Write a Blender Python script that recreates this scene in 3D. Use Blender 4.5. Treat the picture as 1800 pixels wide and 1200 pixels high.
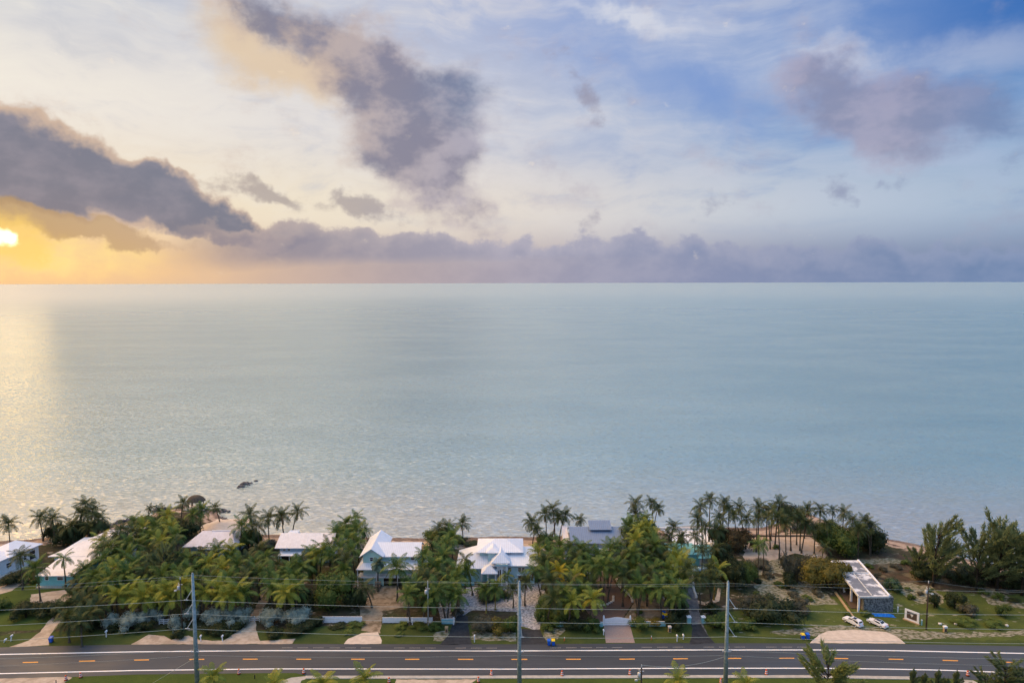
import bpy, bmesh, math, random
from mathutils import Vector, Matrix, Euler
import numpy as np
R = math.radians
random.seed(7)
for _o in list(bpy.data.objects):
    bpy.data.objects.remove(_o)
scene = bpy.context.scene
col = scene.collection

# ------------------------------------------------------------------ camera
CAM_H = 85.0
PITCH = R(4.93)
ROLL = R(0.13)
cam_d = bpy.data.cameras.new('camera')
cam = bpy.data.objects.new('camera', cam_d)
col.objects.link(cam)
cam.location = (0, 0, CAM_H)
cam_d.lens = 24.0
cam_d.sensor_width = 36.0
cam_d.clip_start = 1.0
cam_d.clip_end = 150000.0
CROT = Euler((R(90) - PITCH, 0, 0)).to_matrix() @ Euler((0, 0, -ROLL)).to_matrix()
cam.rotation_euler = CROT.to_euler()
scene.camera = cam
scene.render.resolution_x = 1024
scene.render.resolution_y = 682

def ray(px, py):
    "direction of the ray through a pixel of the 1800 x 1200 photograph"
    return CROT @ Vector(((px - 900) / 1200.0, (600 - py) / 1200.0, -1.0))

def G(px, py, z=0.0):
    "point on the level z that the photograph shows at a pixel"
    d = ray(px, py)
    t = (z - CAM_H) / d.z
    return Vector((d.x * t, d.y * t, z))

def S(px, py, Y, z=None):
    "point at ground distance Y seen at a pixel"
    d = ray(px, py)
    t = Y / d.y
    return Vector((d.x * t, Y, CAM_H + d.z * t))

# ------------------------------------------------------------------ view
scene.view_settings.view_transform = 'Standard'
scene.view_settings.look = 'None'
scene.view_settings.exposure = 0.0
scene.view_settings.gamma = 1.0
scene.view_settings.use_curve_mapping = False
try:
    scene.cycles.use_adaptive_sampling = True
    scene.cycles.max_bounces = 6
    scene.cycles.diffuse_bounces = 3
    scene.cycles.transparent_max_bounces = 8
    scene.cycles.sample_clamp_indirect = 4.0
except Exception:
    pass

def lin(c):
    "sRGB 0-255 to linear"
    r = []
    for v in c:
        v = v / 255.0
        r.append(v / 12.92 if v <= 0.04045 else ((v + 0.055) / 1.055) ** 2.4)
    return tuple(r) + (1.0,)

# ------------------------------------------------------------------ node helper
class NT:
    def __init__(self, tree):
        self.t = tree
        tree.nodes.clear()
    def n(self, typ, **kw):
        nd = self.t.nodes.new(typ)
        for k, v in kw.items():
            setattr(nd, k, v)
        return nd
    def link(self, a, b):
        self.t.links.new(a.s if isinstance(a, Sk) else a, b)
    def put(self, inp, v):
        if isinstance(v, Sk):
            self.t.links.new(v.s, inp)
        elif isinstance(v, bpy.types.NodeSocket):
            self.t.links.new(v, inp)
        else:
            inp.default_value = v
    def math(self, op, a, b=0.0, c=None, clamp=False):
        nd = self.n('ShaderNodeMath', operation=op, use_clamp=clamp)
        self.put(nd.inputs[0], a); self.put(nd.inputs[1], b)
        if c is not None: self.put(nd.inputs[2], c)
        return Sk(self, nd.outputs[0])
    def vmath(self, op, a, b=None, out=0):
        nd = self.n('ShaderNodeVectorMath', operation=op)
        self.put(nd.inputs[0], a)
        if b is not None:
            self.put(nd.inputs['Scale'] if op == 'SCALE' else nd.inputs[1], b)
        return Sk(self, nd.outputs[out])
    def comb(self, x, y, z=0.0):
        nd = self.n('ShaderNodeCombineXYZ')
        for i, v in enumerate((x, y, z)): self.put(nd.inputs[i], v)
        return Sk(self, nd.outputs[0])
    def sep(self, v):
        nd = self.n('ShaderNodeSeparateXYZ'); self.put(nd.inputs[0], v)
        return [Sk(self, o) for o in nd.outputs[:3]]
    def sepc(self, v):
        nd = self.n('ShaderNodeSeparateColor'); self.put(nd.inputs[0], v)
        return [Sk(self, o) for o in nd.outputs[:3]]
    def noise(self, v, scale, detail=4, rough=0.5, dist=0.0, color=False):
        nd = self.n('ShaderNodeTexNoise'); self.put(nd.inputs['Vector'], v)
        nd.inputs['Scale'].default_value = scale; nd.inputs['Detail'].default_value = detail
        nd.inputs['Roughness'].default_value = rough; nd.inputs['Distortion'].default_value = dist
        return Sk(self, nd.outputs['Color' if color else 'Fac'])
    def ss(self, x, a, b, lo=0.0, hi=1.0, smooth=True):
        nd = self.n('ShaderNodeMapRange'); nd.interpolation_type = 'SMOOTHSTEP' if smooth else 'LINEAR'
        self.put(nd.inputs['Value'], x)
        for k, v in (('From Min', a), ('From Max', b), ('To Min', lo), ('To Max', hi)):
            self.put(nd.inputs[k], v)
        return Sk(self, nd.outputs[0])
    def mix(self, f, a, b, blend='MIX'):
        nd = self.n('ShaderNodeMix'); nd.data_type = 'RGBA'; nd.blend_type = blend
        self.put(nd.inputs[0], f); self.put(nd.inputs[6], a); self.put(nd.inputs[7], b)
        return Sk(self, nd.outputs[2])
    def ramp(self, f, stops, interp='LINEAR'):
        nd = self.n('ShaderNodeValToRGB'); nd.color_ramp.interpolation = interp
        self.put(nd.inputs[0], f)
        e = nd.color_ramp.elements
        while len(e) < len(stops): e.new(0.5)
        for i, (p, c) in enumerate(stops):
            e[i].position = p; e[i].color = c
        return Sk(self, nd.outputs[0])
class Sk:
    def __init__(self, nt, s): self.nt = nt; self.s = s
    def __add__(self, o): return self.nt.math('ADD', self, o)
    def __sub__(self, o): return self.nt.math('SUBTRACT', self, o)
    def __mul__(self, o): return self.nt.math('MULTIPLY', self, o)
    def __truediv__(self, o): return self.nt.math('DIVIDE', self, o)
    __radd__ = __add__; __rmul__ = __mul__
    def __rsub__(self, o): return self.nt.math('SUBTRACT', o, self)

# ------------------------------------------------------------------ sky
def sky_ae(px, py):
    d = ray(px, py)
    return math.atan2(d.x, d.y), math.atan2(d.z, math.hypot(d.x, d.y))
SUN_A, SUN_E = sky_ae(4, 420)

world = bpy.data.worlds.new("World")
scene.world = world
world.use_nodes = True
W = NT(world.node_tree)
tc = W.n('ShaderNodeTexCoord')
dvec = Sk(W, tc.outputs['Generated'])
dx, dy, dz = W.sep(dvec)
A = W.math('ARCTAN2', dx, dy)                 # azimuth from the sea axis, radians
hyp = W.math('SQRT', dx * dx + dy * dy)
E = W.math('ARCTAN2', dz, hyp)
# warped coordinates
wn = W.noise(dvec, 7.0, 2, 0.55, color=True)
wn2 = W.noise(dvec, 34.0, 3, 0.6, color=True)
P0 = W.comb(A, E, 0.0)
def centred(c, k):
    r, g, b = W.sepc(c)
    return W.comb((r - 0.5) * k, (g - 0.5) * k, (b - 0.5) * k)
P = W.vmath('ADD', P0, centred(wn, 0.10))
P = W.vmath('ADD', P, centred(wn2, 0.035))
P = W.vmath('MULTIPLY', P, (1, 1, 0))
P.tag = 'P'
QROT = (0, 16, 34, 55)
ROTP = {}
def blob(Pv, px, py, rx, ry, rot=0.0, w=1.0):
    a, e = sky_ae(px, py)
    q = min(QROT, key=lambda t: abs(t - rot))
    cr, sr = math.cos(-R(q)), math.sin(-R(q))
    kx, ky = 1200.0 / rx, 1200.0 / ry
    key = (Pv.tag, q)
    if key not in ROTP:
        ROTP[key] = Pv if q == 0 else W.comb(W.vmath('DOT_PRODUCT', Pv, (cr, sr, 0), out=1), W.vmath('DOT_PRODUCT', Pv, (-sr, cr, 0), out=1), 0.0)
    nd = W.n('ShaderNodeVectorMath', operation='MULTIPLY_ADD')
    W.put(nd.inputs[0], ROTP[key]); nd.inputs[1].default_value = (kx, ky, 0)
    nd.inputs[2].default_value = (-(a * cr + e * sr) * kx, -(e * cr - a * sr) * ky, 0)
    l = W.vmath('LENGTH', Sk(W, nd.outputs[0]), out=1)
    return W.ss(l, 0.0, 1.9, w, 0.0)
def blobs(Pv, lst):
    acc = None
    for b in lst:
        v = blob(Pv, *b)
        acc = v if acc is None else acc + v
    return acc

# clear sky behind the clouds: four rows of colour read across the azimuth
U = W.ss(A, -0.64, 0.64, 0.0, 1.0, smooth=False) + W.ss(A, -1.0, -2.4, 0.0, 0.6)   # cools again away from the sun
def row(*cs):
    return W.ramp(U, [(i / (len(cs) - 1), lin(c)) for i, c in enumerate(cs)], 'B_SPLINE')
r0 = row((244, 202, 146), (216, 190, 174), (194, 178, 180), (146, 152, 180), (118, 140, 176))
r1 = row((238, 212, 176), (250, 238, 214), (236, 224, 214), (204, 212, 224), (166, 188, 214))
r2 = row((248, 240, 228), (236, 230, 226), (212, 214, 226), (150, 176, 216), (128, 166, 212))
r3 = row((206, 210, 220), (208, 211, 222), (172, 186, 222), (150, 172, 216), (66, 122, 194))
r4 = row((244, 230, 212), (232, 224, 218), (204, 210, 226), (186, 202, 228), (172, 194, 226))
def useq():
    return U + W.sepc(base)[0] * 1e-6   # orders the nodes, so that few values are held at once
base = W.mix(W.ss(E, 0.015, 0.10), r0, r1)
base = W.mix(W.ss(E, 0.10, 0.22), base, r2)
base = W.mix(W.ss(E, 0.22, 0.36), base, r3)
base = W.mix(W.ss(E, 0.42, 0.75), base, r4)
base = W.mix(W.ss(E, 0.37, 0.72), base, W.mix(1.0, base, W.vmath('SCALE', W.ramp(useq(), [(0.0, (1.0, 0.76, 0.46, 1)), (0.22, (0.94, 0.76, 0.57, 1)), (0.5, (0.58, 0.62, 0.64, 1)), (1.0, (0.26, 0.40, 0.50, 1))]), 3.6), 'MULTIPLY'))  # sky above the view boosted to throw more light on water and roofs
# thin high cloud: streaks falling to the right
m = W.n('ShaderNodeMapping'); m.vector_type = 'POINT'
W.put(m.inputs['Vector'], W.comb(A, E, 0.0))
m.inputs['Rotation'].default_value = (0, 0, R(17)); m.inputs['Scale'].default_value = (1.0, 4.2, 1)
mv = Sk(W, m.outputs[0])
st = W.noise(W.vmath('ADD', mv, centred(wn, 0.25)), 4.3, 5, 0.62)
hi_w = W.ss(E, 0.03, 0.16)
f = W.ss(st, 0.42, 0.70) * hi_w
lite = W.ramp(useq(), [(0.0, lin((252, 246, 232))), (0.5, lin((236, 230, 228))), (1.0, lin((176, 194, 224)))])
base = W.mix(f * 0.55, base, lite)
f = W.ss(st, 0.50, 0.30) * hi_w
dark = W.ramp(useq(), [(0.0, lin((196, 200, 210))), (0.5, lin((176, 186, 212))), (0.75, lin((112, 150, 208))), (1.0, lin((84, 134, 198)))])
base = W.mix(f * 0.42, base, dark)
# deeper blue openings
blue = blobs(P, [(1190, 140, 150, 45, 25, 0.55), (1260, 180, 70, 45, 25, 0.5), (1700, 30, 210, 80, 0, 0.9), (1020, 80, 110, 55, 20, 0.35)])
base = W.mix(W.math('MINIMUM', blue, 1.0), base, W.ramp(useq(), [(0.5, lin((140, 166, 218))), (0.78, lin((126, 158, 214))), (1.0, lin((44, 108, 186)))]))
# bright streaks
wh = blobs(P, [(1060, 18, 70, 9, 14, 0.6), (1140, 42, 60, 13, 20, 0.65), (1300, 80, 170, 45, 14, 0.40), (1470, 108, 60, 14, 14, 0.5), (1700, 105, 100, 28, 0, 0.3)])
base = W.mix(W.math('MINIMUM', wh * W.ss(st, 0.3, 0.62, 0.5, 1.25), 1.0), base, lin((216, 220, 234)))

def cloud(dens, n, lo, hi, amp=1.0):
    return W.ss(dens + (n - 0.5) * amp, lo, hi)
n1 = W.noise(W.vmath('MULTIPLY', dvec, (1, 1, 1.5)), 9.0, 6, 0.60)
n2 = W.noise(W.vmath('MULTIPLY', dvec, (1, 1, 1.5)), 26.0, 4, 0.6)
n1s = W.noise(W.vmath('MULTIPLY', W.vmath('ADD', dvec, (-0.034, 0.0, 0.016)), (1, 1, 1.5)), 9.0, 4, 0.60)
lit = W.ss(n1 - n1s, -0.10, 0.16)
rim = W.ramp(useq(), [(0.0, lin((236, 198, 150))), (0.28, lin((214, 190, 168))), (0.5, lin((196, 180, 184))), (1.0, lin((150, 164, 198)))])
core = W.ramp(useq(), [(0.0, lin((128, 124, 138))), (0.25, lin((124, 126, 146))), (0.5, lin((130, 130, 156))), (0.8, lin((134, 142, 174))), (1.0, lin((122, 144, 184)))])

# warm lit veil under the tall central cloud
veil = blobs(P, [(430, 70, 80, 60, 30, 0.8), (500, 130, 75, 38, 25, 0.9), (570, 150, 60, 32, 20, 0.6), (470, 20, 60, 40, 0, 0.4), (590, 250, 60, 40, 30, .35), (690, 190, 50, 30, 30, .4)])
base = W.mix(cloud(veil, n1, 0.25, 1.35, 1.4) * 0.80, base, lin((234, 206, 170)))
# central cloud
cen = blobs(P, [(455, 5, 95, 34, 30, 1.1), (530, 55, 110, 46, 35, 1.3), (610, 110, 95, 56, 35, 1.2), (660, 80, 50, 34, 30, .6), (650, 185, 70, 55, 60, .9), (735, 235, 80, 60, 20, .9), (700, 170, 60, 40, 20, .5), (850, 395, 50, 26, 55, .5), (740, 310, 50, 40, 34, .5),
    (730, 170, 75, 45, 25, .6), (800, 165, 55, 45, 0, 1.), (820, 225, 50, 55, 60, .9), (680, 260, 90, 50, 10, 1.), (780, 285, 80, 45, 20, 1.), (840, 150, 50, 35, 0, .35),
    (765, 340, 60, 30, 35, .5), (820, 370, 60, 30, 50, .55), (530, 285, 50, 16, 10, .35)])
fc = cloud(cen * 0.8, W.math('MULTIPLY_ADD', n2, 0.42, n1 * 0.75), 0.30, 1.95, 3.3)
cc = W.mix(W.ss(cen + (n2 - 0.5) * 2.2, 0.6, 2.0), W.mix(0.5, rim, lin((178, 168, 180))), W.mix(0.5, core, lin((132, 126, 148))))
cc = W.mix(blobs(P, [(800, 165, 70, 50, 0, .7), (840, 210, 50, 50, 0, .5)]), cc, lin((108, 122, 156)))
cc = W.mix(lit * 0.62, cc, W.mix(W.ss(A, -0.40, 0.02), lin((232, 202, 172)), lin((190, 186, 204))))
base = W.mix(fc * 0.90, base, cc)
# wisp and small clouds above the bank
wis = blobs(P, [(430, 318, 90, 17, 8, .75), (500, 335, 60, 12, 14, .5), (635, 352, 40, 18, 0, .8), (680, 370, 50, 20, 10, .6), (600, 372, 60, 18, 0, .4),
    (1035, 390, 26, 26, 0, .45), (1015, 150, 60, 20, 55, .55), (1050, 215, 45, 24, 50, .55), (960, 110, 40, 20, 20, .3), (1262, 360, 28, 26, 40, .6), (1480, 350, 22, 22, 60, .75), (1552, 338, 34, 14, 10, .7),
    (1465, 322, 20, 26, 60, .4), (1790, 310, 24, 30, 0, .5)])
fw = cloud(wis, n2, 0.30, 0.95, 1.5)
base = W.mix(fw * 0.72, base, W.mix(0.35, core, rim))
# right hand cloud
rc = blobs(P, [(1400, 140, 45, 20, 20, .7), (1470, 150, 60, 34, 10, 1.), (1560, 165, 80, 42, 18, 1.), (1600, 215, 90, 48, 20, 1.), (1500, 215, 70, 38, 25, .9), (1380, 190, 60, 24, 10, .6),
    (1690, 200, 80, 26, 14, .75), (1780, 190, 70, 34, 0, .6), (1580, 275, 50, 32, 40, .8), (1670, 250, 70, 30, 0, .35), (1780, 245, 80, 30, 0, .4), (1640, 150, 60, 22, 20, .3)])
fr = cloud(rc * 0.85, W.math('MULTIPLY_ADD', n2, 0.4, n1 * 0.75), 0.30, 1.8, 2.6)
rcol = W.mix(W.ss(rc + (n2 - 0.5) * 1.6, 0.5, 1.9), lin((168, 160, 184)), lin((142, 142, 170)))
rcol = W.mix(lit * 0.6, rcol, lin((188, 178, 198)))
rcol = W.mix(W.ss(A, 0.50, 0.66), rcol, lin((104, 132, 180)))
base = W.mix(fr * 0.74, base, rcol)
# glow of the sun behind the bank
sdir = Vector((math.sin(SUN_A) * math.cos(SUN_E), math.cos(SUN_A) * math.cos(SUN_E), math.sin(SUN_E)))
lowP = W.vmath('ADD', P0, centred(wn2, 0.03))
lowP.tag = 'L'
glow = blobs(lowP, [(30, 440, 230, 50, 4, 0.8), (90, 460, 170, 26, 0, .5)])
base = W.mix(W.math('MINIMUM', glow, 1.0) * W.ss(st + n2 - n1, 0.2, 0.75, 0.45, 0.95), base, lin((253, 210, 152)))
base = W.mix(blob(lowP, 70, 450, 110, 24, 8, 0.9) * W.ss(n2, 0.3, 0.65, 0.35, 1.0), base, lin((255, 234, 156)))
# heavy bank, left
lb = blobs(P, [(0, 255, 60, 45, 20, .9), (60, 300, 100, 42, 15, 1.), (160, 325, 110, 48, 18, 1.), (250, 345, 100, 48, 20, 1.), (320, 365, 100, 40, 22, 1.), (385, 395, 90, 26, 15, .9),
    (270, 292, 30, 18, 0, .7), (300, 300, 26, 18, 0, .5), (-120, 250, 140, 60, 0, 1.), (-300, 260, 160, 60, 0, .8), (470, 408, 90, 24, 8, .8), (560, 425, 90, 20, 5, .6)])
fl = cloud(lb, W.math('MULTIPLY_ADD', n2, 0.4, n1 * 0.75), 0.62, 1.12, 1.5)
lcol = W.mix(W.ss(lb + (n2 - 0.5) * 1.3, 0.75, 1.7), W.mix(0.5, rim, lin((176, 164, 172))), W.mix(0.75, core, lin((102, 114, 140))))
lcol = W.mix(W.ss(E, 0.075, 0.045), lcol, lin((132, 134, 152)))
lcol = W.mix(lit * 0.5, lcol, W.mix(W.ss(lb, 0.7, 1.6), lin((214, 186, 164)), lin((150, 146, 162))))
base = W.mix(fl * 0.94, base, lcol)
# torn lower edge in front of the sun
tl = blobs(P, [(20, 345, 60, 22, 20, .6), (60, 392, 80, 22, 14, .9), (140, 400, 80, 22, 14, .8), (0, 385, 60, 20, 0, .8), (210, 420, 90, 14, 10, .7), (330, 445, 90, 10, 8, .5)])
base = W.mix(cloud(tl, n2, 0.40, 1.05, 1.4) * 0.8, base, W.ramp(useq(), [(0.0, lin((176, 146, 104))), (0.18, lin((196, 168, 144))), (0.4, lin((176, 160, 164)))]))
# bank of cloud along the horizon
topA = W.ramp(useq(), [(0.0, (0.070,) * 3 + (1,)), (0.25, (0.086,) * 3 + (1,)), (0.36, (0.082,) * 3 + (1,)), (0.5, (0.064,) * 3 + (1,)), (0.63, (0.066,) * 3 + (1,)), (0.75, (0.058,) * 3 + (1,)), (1.0, (0.046,) * 3 + (1,))])
topE = W.math('ADD', W.sepc(topA)[0], 0.0)
pn = W.noise(W.vmath('MULTIPLY', dvec, (1, 1, 1.3)), 13.0, 5, 0.56)
dd = topE + (pn - 0.5) * 0.105 + (n2 - 0.5) * 0.02 - E
fb = W.ss(dd, 0.0, 0.012)
lowfade = W.ramp(useq(), [(0.0, (0.0,) * 3 + (1,)), (0.18, (0.0,) * 3 + (1,)), (0.36, (0.5,) * 3 + (1,)), (0.6, (0.9,) * 3 + (1,)), (1.0, (1,) * 4)])
under = W.ss(E + (n1 - 0.5) * 0.03, 0.010, 0.040)
fb = fb * W.math('MAXIMUM', under, W.sepc(lowfade)[0])
bcol = W.ramp(useq(), [(0.0, lin((168, 142, 132))), (0.25, lin((146, 142, 158))), (0.5, lin((162, 162, 184))), (0.7, lin((142, 152, 184))), (1.0, lin((114, 140, 180)))])
btop = W.ramp(useq(), [(0.0, lin((206, 176, 150))), (0.3, lin((184, 172, 176))), (0.5, lin((184, 180, 196))), (1.0, lin((144, 160, 194)))])
bc = W.mix(W.ss(dd, 0.0, 0.035), btop, bcol)
bc = W.mix(lit * 0.5, bc, btop)
fbl = W.ss(A, -0.50, -0.34)
base = W.mix(fb * fbl * 0.92, base, bc)
# ragged sun
sp = blob(lowP, 2, 419, 16, 10, 16, 1.0)
sunc = W.ss(sp + (n2 - 0.5) * 1.0, 0.15, 1.0)
base = W.mix(W.ss(blob(lowP, 0, 420, 62, 34, 10, 1.0) + (n2 - 0.5) * 0.9, 0.15, 0.8) * 0.8, base, lin((255, 214, 120)))
base = W.mix(sunc, base, (3.2, 2.7, 1.8, 1))
base = W.mix(W.ss(A, -0.12, -0.70) * W.ss(A, -1.9, -1.0) * W.ss(E, 0.37, 0.55), base, W.mix(1.0, base, (1.95, 1.68, 1.25, 1), 'MULTIPLY'))  # added warm brightening of unseen sky above the sun, for the sea's reflection
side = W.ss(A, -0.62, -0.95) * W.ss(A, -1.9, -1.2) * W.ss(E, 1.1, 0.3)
base = W.mix(side, base, W.mix(1.0, base, (3.3, 2.5, 1.45, 1), 'MULTIPLY'))  # added gold boost past the left edge of view, to warm the water
# below the horizon the world only shows as bounce light
base = W.mix(W.ss(E, -0.004, -0.05), base, lin((120, 130, 140)))
sky = W.n('ShaderNodeTexSky', sky_type='NISHITA')
sky.sun_disc = False
sky.sun_elevation = SUN_E
sky.sun_rotation = SUN_A
sky.altitude = 80
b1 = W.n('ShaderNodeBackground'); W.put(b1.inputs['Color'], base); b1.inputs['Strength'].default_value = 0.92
b2 = W.n('ShaderNodeBackground'); W.put(b2.inputs['Color'], W.mix(1.0, sky.outputs[0], (0.05, 0.05, 0.05, 1), 'MULTIPLY')); b2.inputs['Strength'].default_value = 0.05
ad = W.n('ShaderNodeAddShader')
W.link(b1.outputs[0], ad.inputs[0]); W.link(b2.outputs[0], ad.inputs[1])
out = W.n('ShaderNodeOutputWorld')
W.link(ad.outputs[0], out.inputs['Surface'])
world.cycles.sampling_method = 'NONE'

# ------------------------------------------------------------------ sun
sd = bpy.data.lights.new('sun', 'SUN')
sd.energy = 0.02
sd.angle = R(5.0)
sd.color = (1.0, 0.68, 0.28)
so = bpy.data.objects.new('sun', sd)
col.objects.link(so)
so.rotation_euler = Vector(-sdir).to_track_quat('-Z', 'Y').to_euler()
so.location = (-300, 400, 200)
# ------------------------------------------------------------------ helpers for materials and objects
def mat(name):
    m = bpy.data.materials.new(name); m.use_nodes = True
    nt = NT(m.node_tree)
    p = nt.n('ShaderNodeBsdfPrincipled'); o = nt.n('ShaderNodeOutputMaterial')
    nt.link(p.outputs[0], o.inputs[0])
    return m, nt, p
def linkobj(name, me, parent=None):
    o = bpy.data.objects.new(name, me); col.objects.link(o)
    if parent is not None: o.parent = parent
    return o

# water
WATER, nt, p = mat('sea water')
geo = nt.n('ShaderNodeNewGeometry')
pos = Sk(nt, geo.outputs['Position'])
x_, y_, z_ = nt.sep(pos)
def wn_(sx, sy, scale, det, rough, k):
    v = nt.vmath('MULTIPLY', pos, (sx, sy, 1))
    c = nt.noise(v, scale, det, rough, 0.4, color=True)
    return nt.vmath('MULTIPLY', nt.vmath('SUBTRACT', c, (0.5, 0.5, 0.5)), (k * 1.3, k, 0))
a = wn_(0.30, 1.0, 1.5, 3, 0.72, 1.25)
b = wn_(0.30, 1.0, 0.12, 2, 0.5, 0.12)
c = nt.vmath('ADD', a, b)
gust = nt.noise(nt.vmath('MULTIPLY', pos, (0.4, 1, 1)), 0.006, 3, 0.5)
far_calm = 1.0 * nt.ss(nt.vmath('LENGTH', pos, out=1), 1500, 9000, 1.0, 1.3)
c = nt.vmath('SCALE', c, nt.ss(gust, 0.3, 0.7, 0.8, 1.15) * far_calm)
far_x = nt.ss(nt.vmath('LENGTH', pos, out=1), 600, 5000, 1.0, 2.0)
c = nt.vmath('MULTIPLY', c, nt.comb(far_x, 1.0, 1.0))
nrm = nt.vmath('NORMALIZE', nt.vmath('ADD', c, (0, 0, 1)))
nt.put(p.inputs['Normal'], nrm)
shal = nt.noise(nt.vmath('MULTIPLY', pos, (0.5, 1, 1)), 0.012, 4, 0.55)
bc_ = nt.mix(nt.ss(shal, 0.35, 0.65), (0.12, 0.25, 0.29, 1), (0.16, 0.29, 0.32, 1))
bc_ = nt.mix(nt.ss(y_ + (shal - 0.5) * 90, 330, 205) * 0.62, bc_, (0.34, 0.31, 0.26, 1))
nt.put(p.inputs['Base Color'], bc_)
nt.put(p.inputs['Roughness'], nt.ss(nt.vmath('LENGTH', pos, out=1), 400, 6000, 0.22, 0.42))
p.inputs['IOR'].default_value = 4.2
# ------------------------------------------------------------------ materials
def noisy(name, c1, c2, scale, rough=0.9, bump=0.0, c3=None, scale3=1.0, det=5, lo=0.35, hi=0.65, spec=0.2, stretch=(1, 1, 1)):
    m, nt, p = mat(name)
    g = nt.n('ShaderNodeNewGeometry')
    v = nt.vmath('MULTIPLY', g.outputs['Position'], stretch)
    n = nt.noise(v, scale, det, 0.6)
    cc = nt.mix(nt.ss(n, lo, hi), c1 + (1,), c2 + (1,))
    if c3:
        n3 = nt.noise(v, scale3, 3, 0.6)
        cc = nt.mix(nt.ss(n3, 0.48, 0.62), cc, c3 + (1,))
    nt.put(p.inputs['Base Color'], cc)
    p.inputs['Roughness'].default_value = rough
    p.inputs['Specular IOR Level'].default_value = spec
    if bump:
        b = nt.n('ShaderNodeBump'); b.inputs['Strength'].default_value = 1.0; b.inputs['Distance'].default_value = bump
        nt.put(b.inputs['Height'], n); nt.link(b.outputs[0], p.inputs['Normal'])
    return m
def plain(name, c, rough=0.6, spec=0.3, metal=0.0, var=0.12, scale=1.5):
    m, nt, p = mat(name)
    g = nt.n('ShaderNodeNewGeometry')
    n = nt.noise(g.outputs['Position'], scale, 4, 0.65)
    k = tuple(x * (1 - var) for x in c) + (1,); k2 = tuple(min(1, x * (1 + var * .6)) for x in c) + (1,)
    nt.put(p.inputs['Base Color'], nt.mix(nt.ss(n, 0.3, 0.7), k, k2))
    p.inputs['Roughness'].default_value = rough; p.inputs['Specular IOR Level'].default_value = spec
    p.inputs['Metallic'].default_value = metal
    return m
M = {}
# ground: leaf litter, weeds and pale marl
m_, nt, p = mat('scrub ground')
g = nt.n('ShaderNodeNewGeometry'); pos = Sk(nt, g.outputs['Position'])
n_a = nt.noise(pos, 0.10, 5, 0.6); n_b = nt.noise(pos, 0.9, 5, 0.65); n_c = nt.noise(nt.vmath('MULTIPLY', pos, (0.6, 1, 1)), 0.35, 6, 0.7)
cc = nt.mix(nt.ss(n_a, 0.4, 0.6), (0.050, 0.040, 0.028, 1), (0.030, 0.042, 0.016, 1))
cc = nt.mix(nt.ss(n_b, 0.42, 0.7), cc, (0.075, 0.070, 0.040, 1))
cc = nt.mix(nt.ss(n_c, 0.57, 0.66), cc, (0.30, 0.27, 0.22, 1))
x_, y_, z_ = nt.sep(pos)
ns = nt.noise(nt.vmath('MULTIPLY', pos, (0.25, 1, 1)), 0.5, 5, 0.65)
zz = z_ + (ns - 0.5) * 0.26
sand = nt.mix(nt.ss(n_b, 0.3, 0.7), (0.33, 0.25, 0.20, 1), (0.44, 0.35, 0.28, 1))
wet = nt.mix(nt.ss(n_b, 0.4, 0.6), (0.13, 0.095, 0.08, 1), (0.22, 0.17, 0.14, 1))
sand = nt.mix(nt.ss(zz, -0.34, -0.27), wet, sand)
wrack = nt.ss(nt.math('ABSOLUTE', zz + 0.14), 0.035, 0.012) * nt.ss(n_c, 0.40, 0.52)
sand = nt.mix(wrack, sand, (0.05, 0.030, 0.025, 1))
cc = nt.mix(nt.ss(zz, -0.075, -0.045), sand, cc)
nt.put(p.inputs['Base Color'], cc); p.inputs['Roughness'].default_value = 0.95
p.inputs['Specular IOR Level'].default_value = 0.15
b = nt.n('ShaderNodeBump'); b.inputs['Distance'].default_value = 0.12; nt.put(b.inputs['Height'], n_b); nt.link(b.outputs[0], p.inputs['Normal'])
M['ground'] = m_
# lawn with worn pale patches
def lawn(name, a, b_, worn, thr):
    m, nt, p = mat(name)
    g = nt.n('ShaderNodeNewGeometry'); pos = Sk(nt, g.outputs['Position'])
    n1_ = nt.noise(pos, 0.22, 4, 0.6); n2_ = nt.noise(pos, 3.0, 4, 0.7); n3_ = nt.noise(nt.vmath('MULTIPLY', pos, (0.35, 1, 1)), 0.55, 6, 0.72)
    c_ = nt.mix(nt.ss(n1_, 0.35, 0.65), a + (1,), b_ + (1,))
    c_ = nt.mix(nt.ss(n2_, 0.35, 0.75) * 0.55, c_, tuple(x * 0.55 for x in a) + (1,))
    c_ = nt.mix(nt.ss(n3_, thr, thr + 0.07), c_, worn + (1,))
    nt.put(p.inputs['Base Color'], c_); p.inputs['Roughness'].default_value = 0.95; p.inputs['Specular IOR Level'].default_value = 0.1
    bb = nt.n('ShaderNodeBump'); bb.inputs['Distance'].default_value = 0.10; nt.put(bb.inputs['Height'], n2_); nt.link(bb.outputs[0], p.inputs['Normal'])
    return m
M['verge'] = lawn('roadside grass', (0.072, 0.095, 0.028), (0.050, 0.075, 0.022), (0.19, 0.17, 0.11), 0.66)
M['field'] = lawn('rough field', (0.095, 0.122, 0.030), (0.062, 0.086, 0.026), (0.30, 0.28, 0.21), 0.58)
M['near_grass'] = lawn('mown grass', (0.072, 0.105, 0.024), (0.056, 0.085, 0.020), (0.13, 0.13, 0.05), 0.72)
M['brush'] = noisy('dry brush', (0.085, 0.055, 0.035), (0.045, 0.040, 0.022), 0.5, bump=0.3, c3=(0.14, 0.12, 0.075), scale3=0.22)
M['stony'] = noisy('stony ground', (0.30, 0.28, 0.22), (0.075, 0.085, 0.035), 1.7, bump=0.15, lo=0.40, hi=0.60, stretch=(0.5, 1, 1))
M['sand'] = noisy('packed sand', (0.40, 0.33, 0.26), (0.50, 0.42, 0.34), 0.8, bump=0.03, c3=(0.34, 0.28, 0.22), scale3=0.3)
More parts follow.
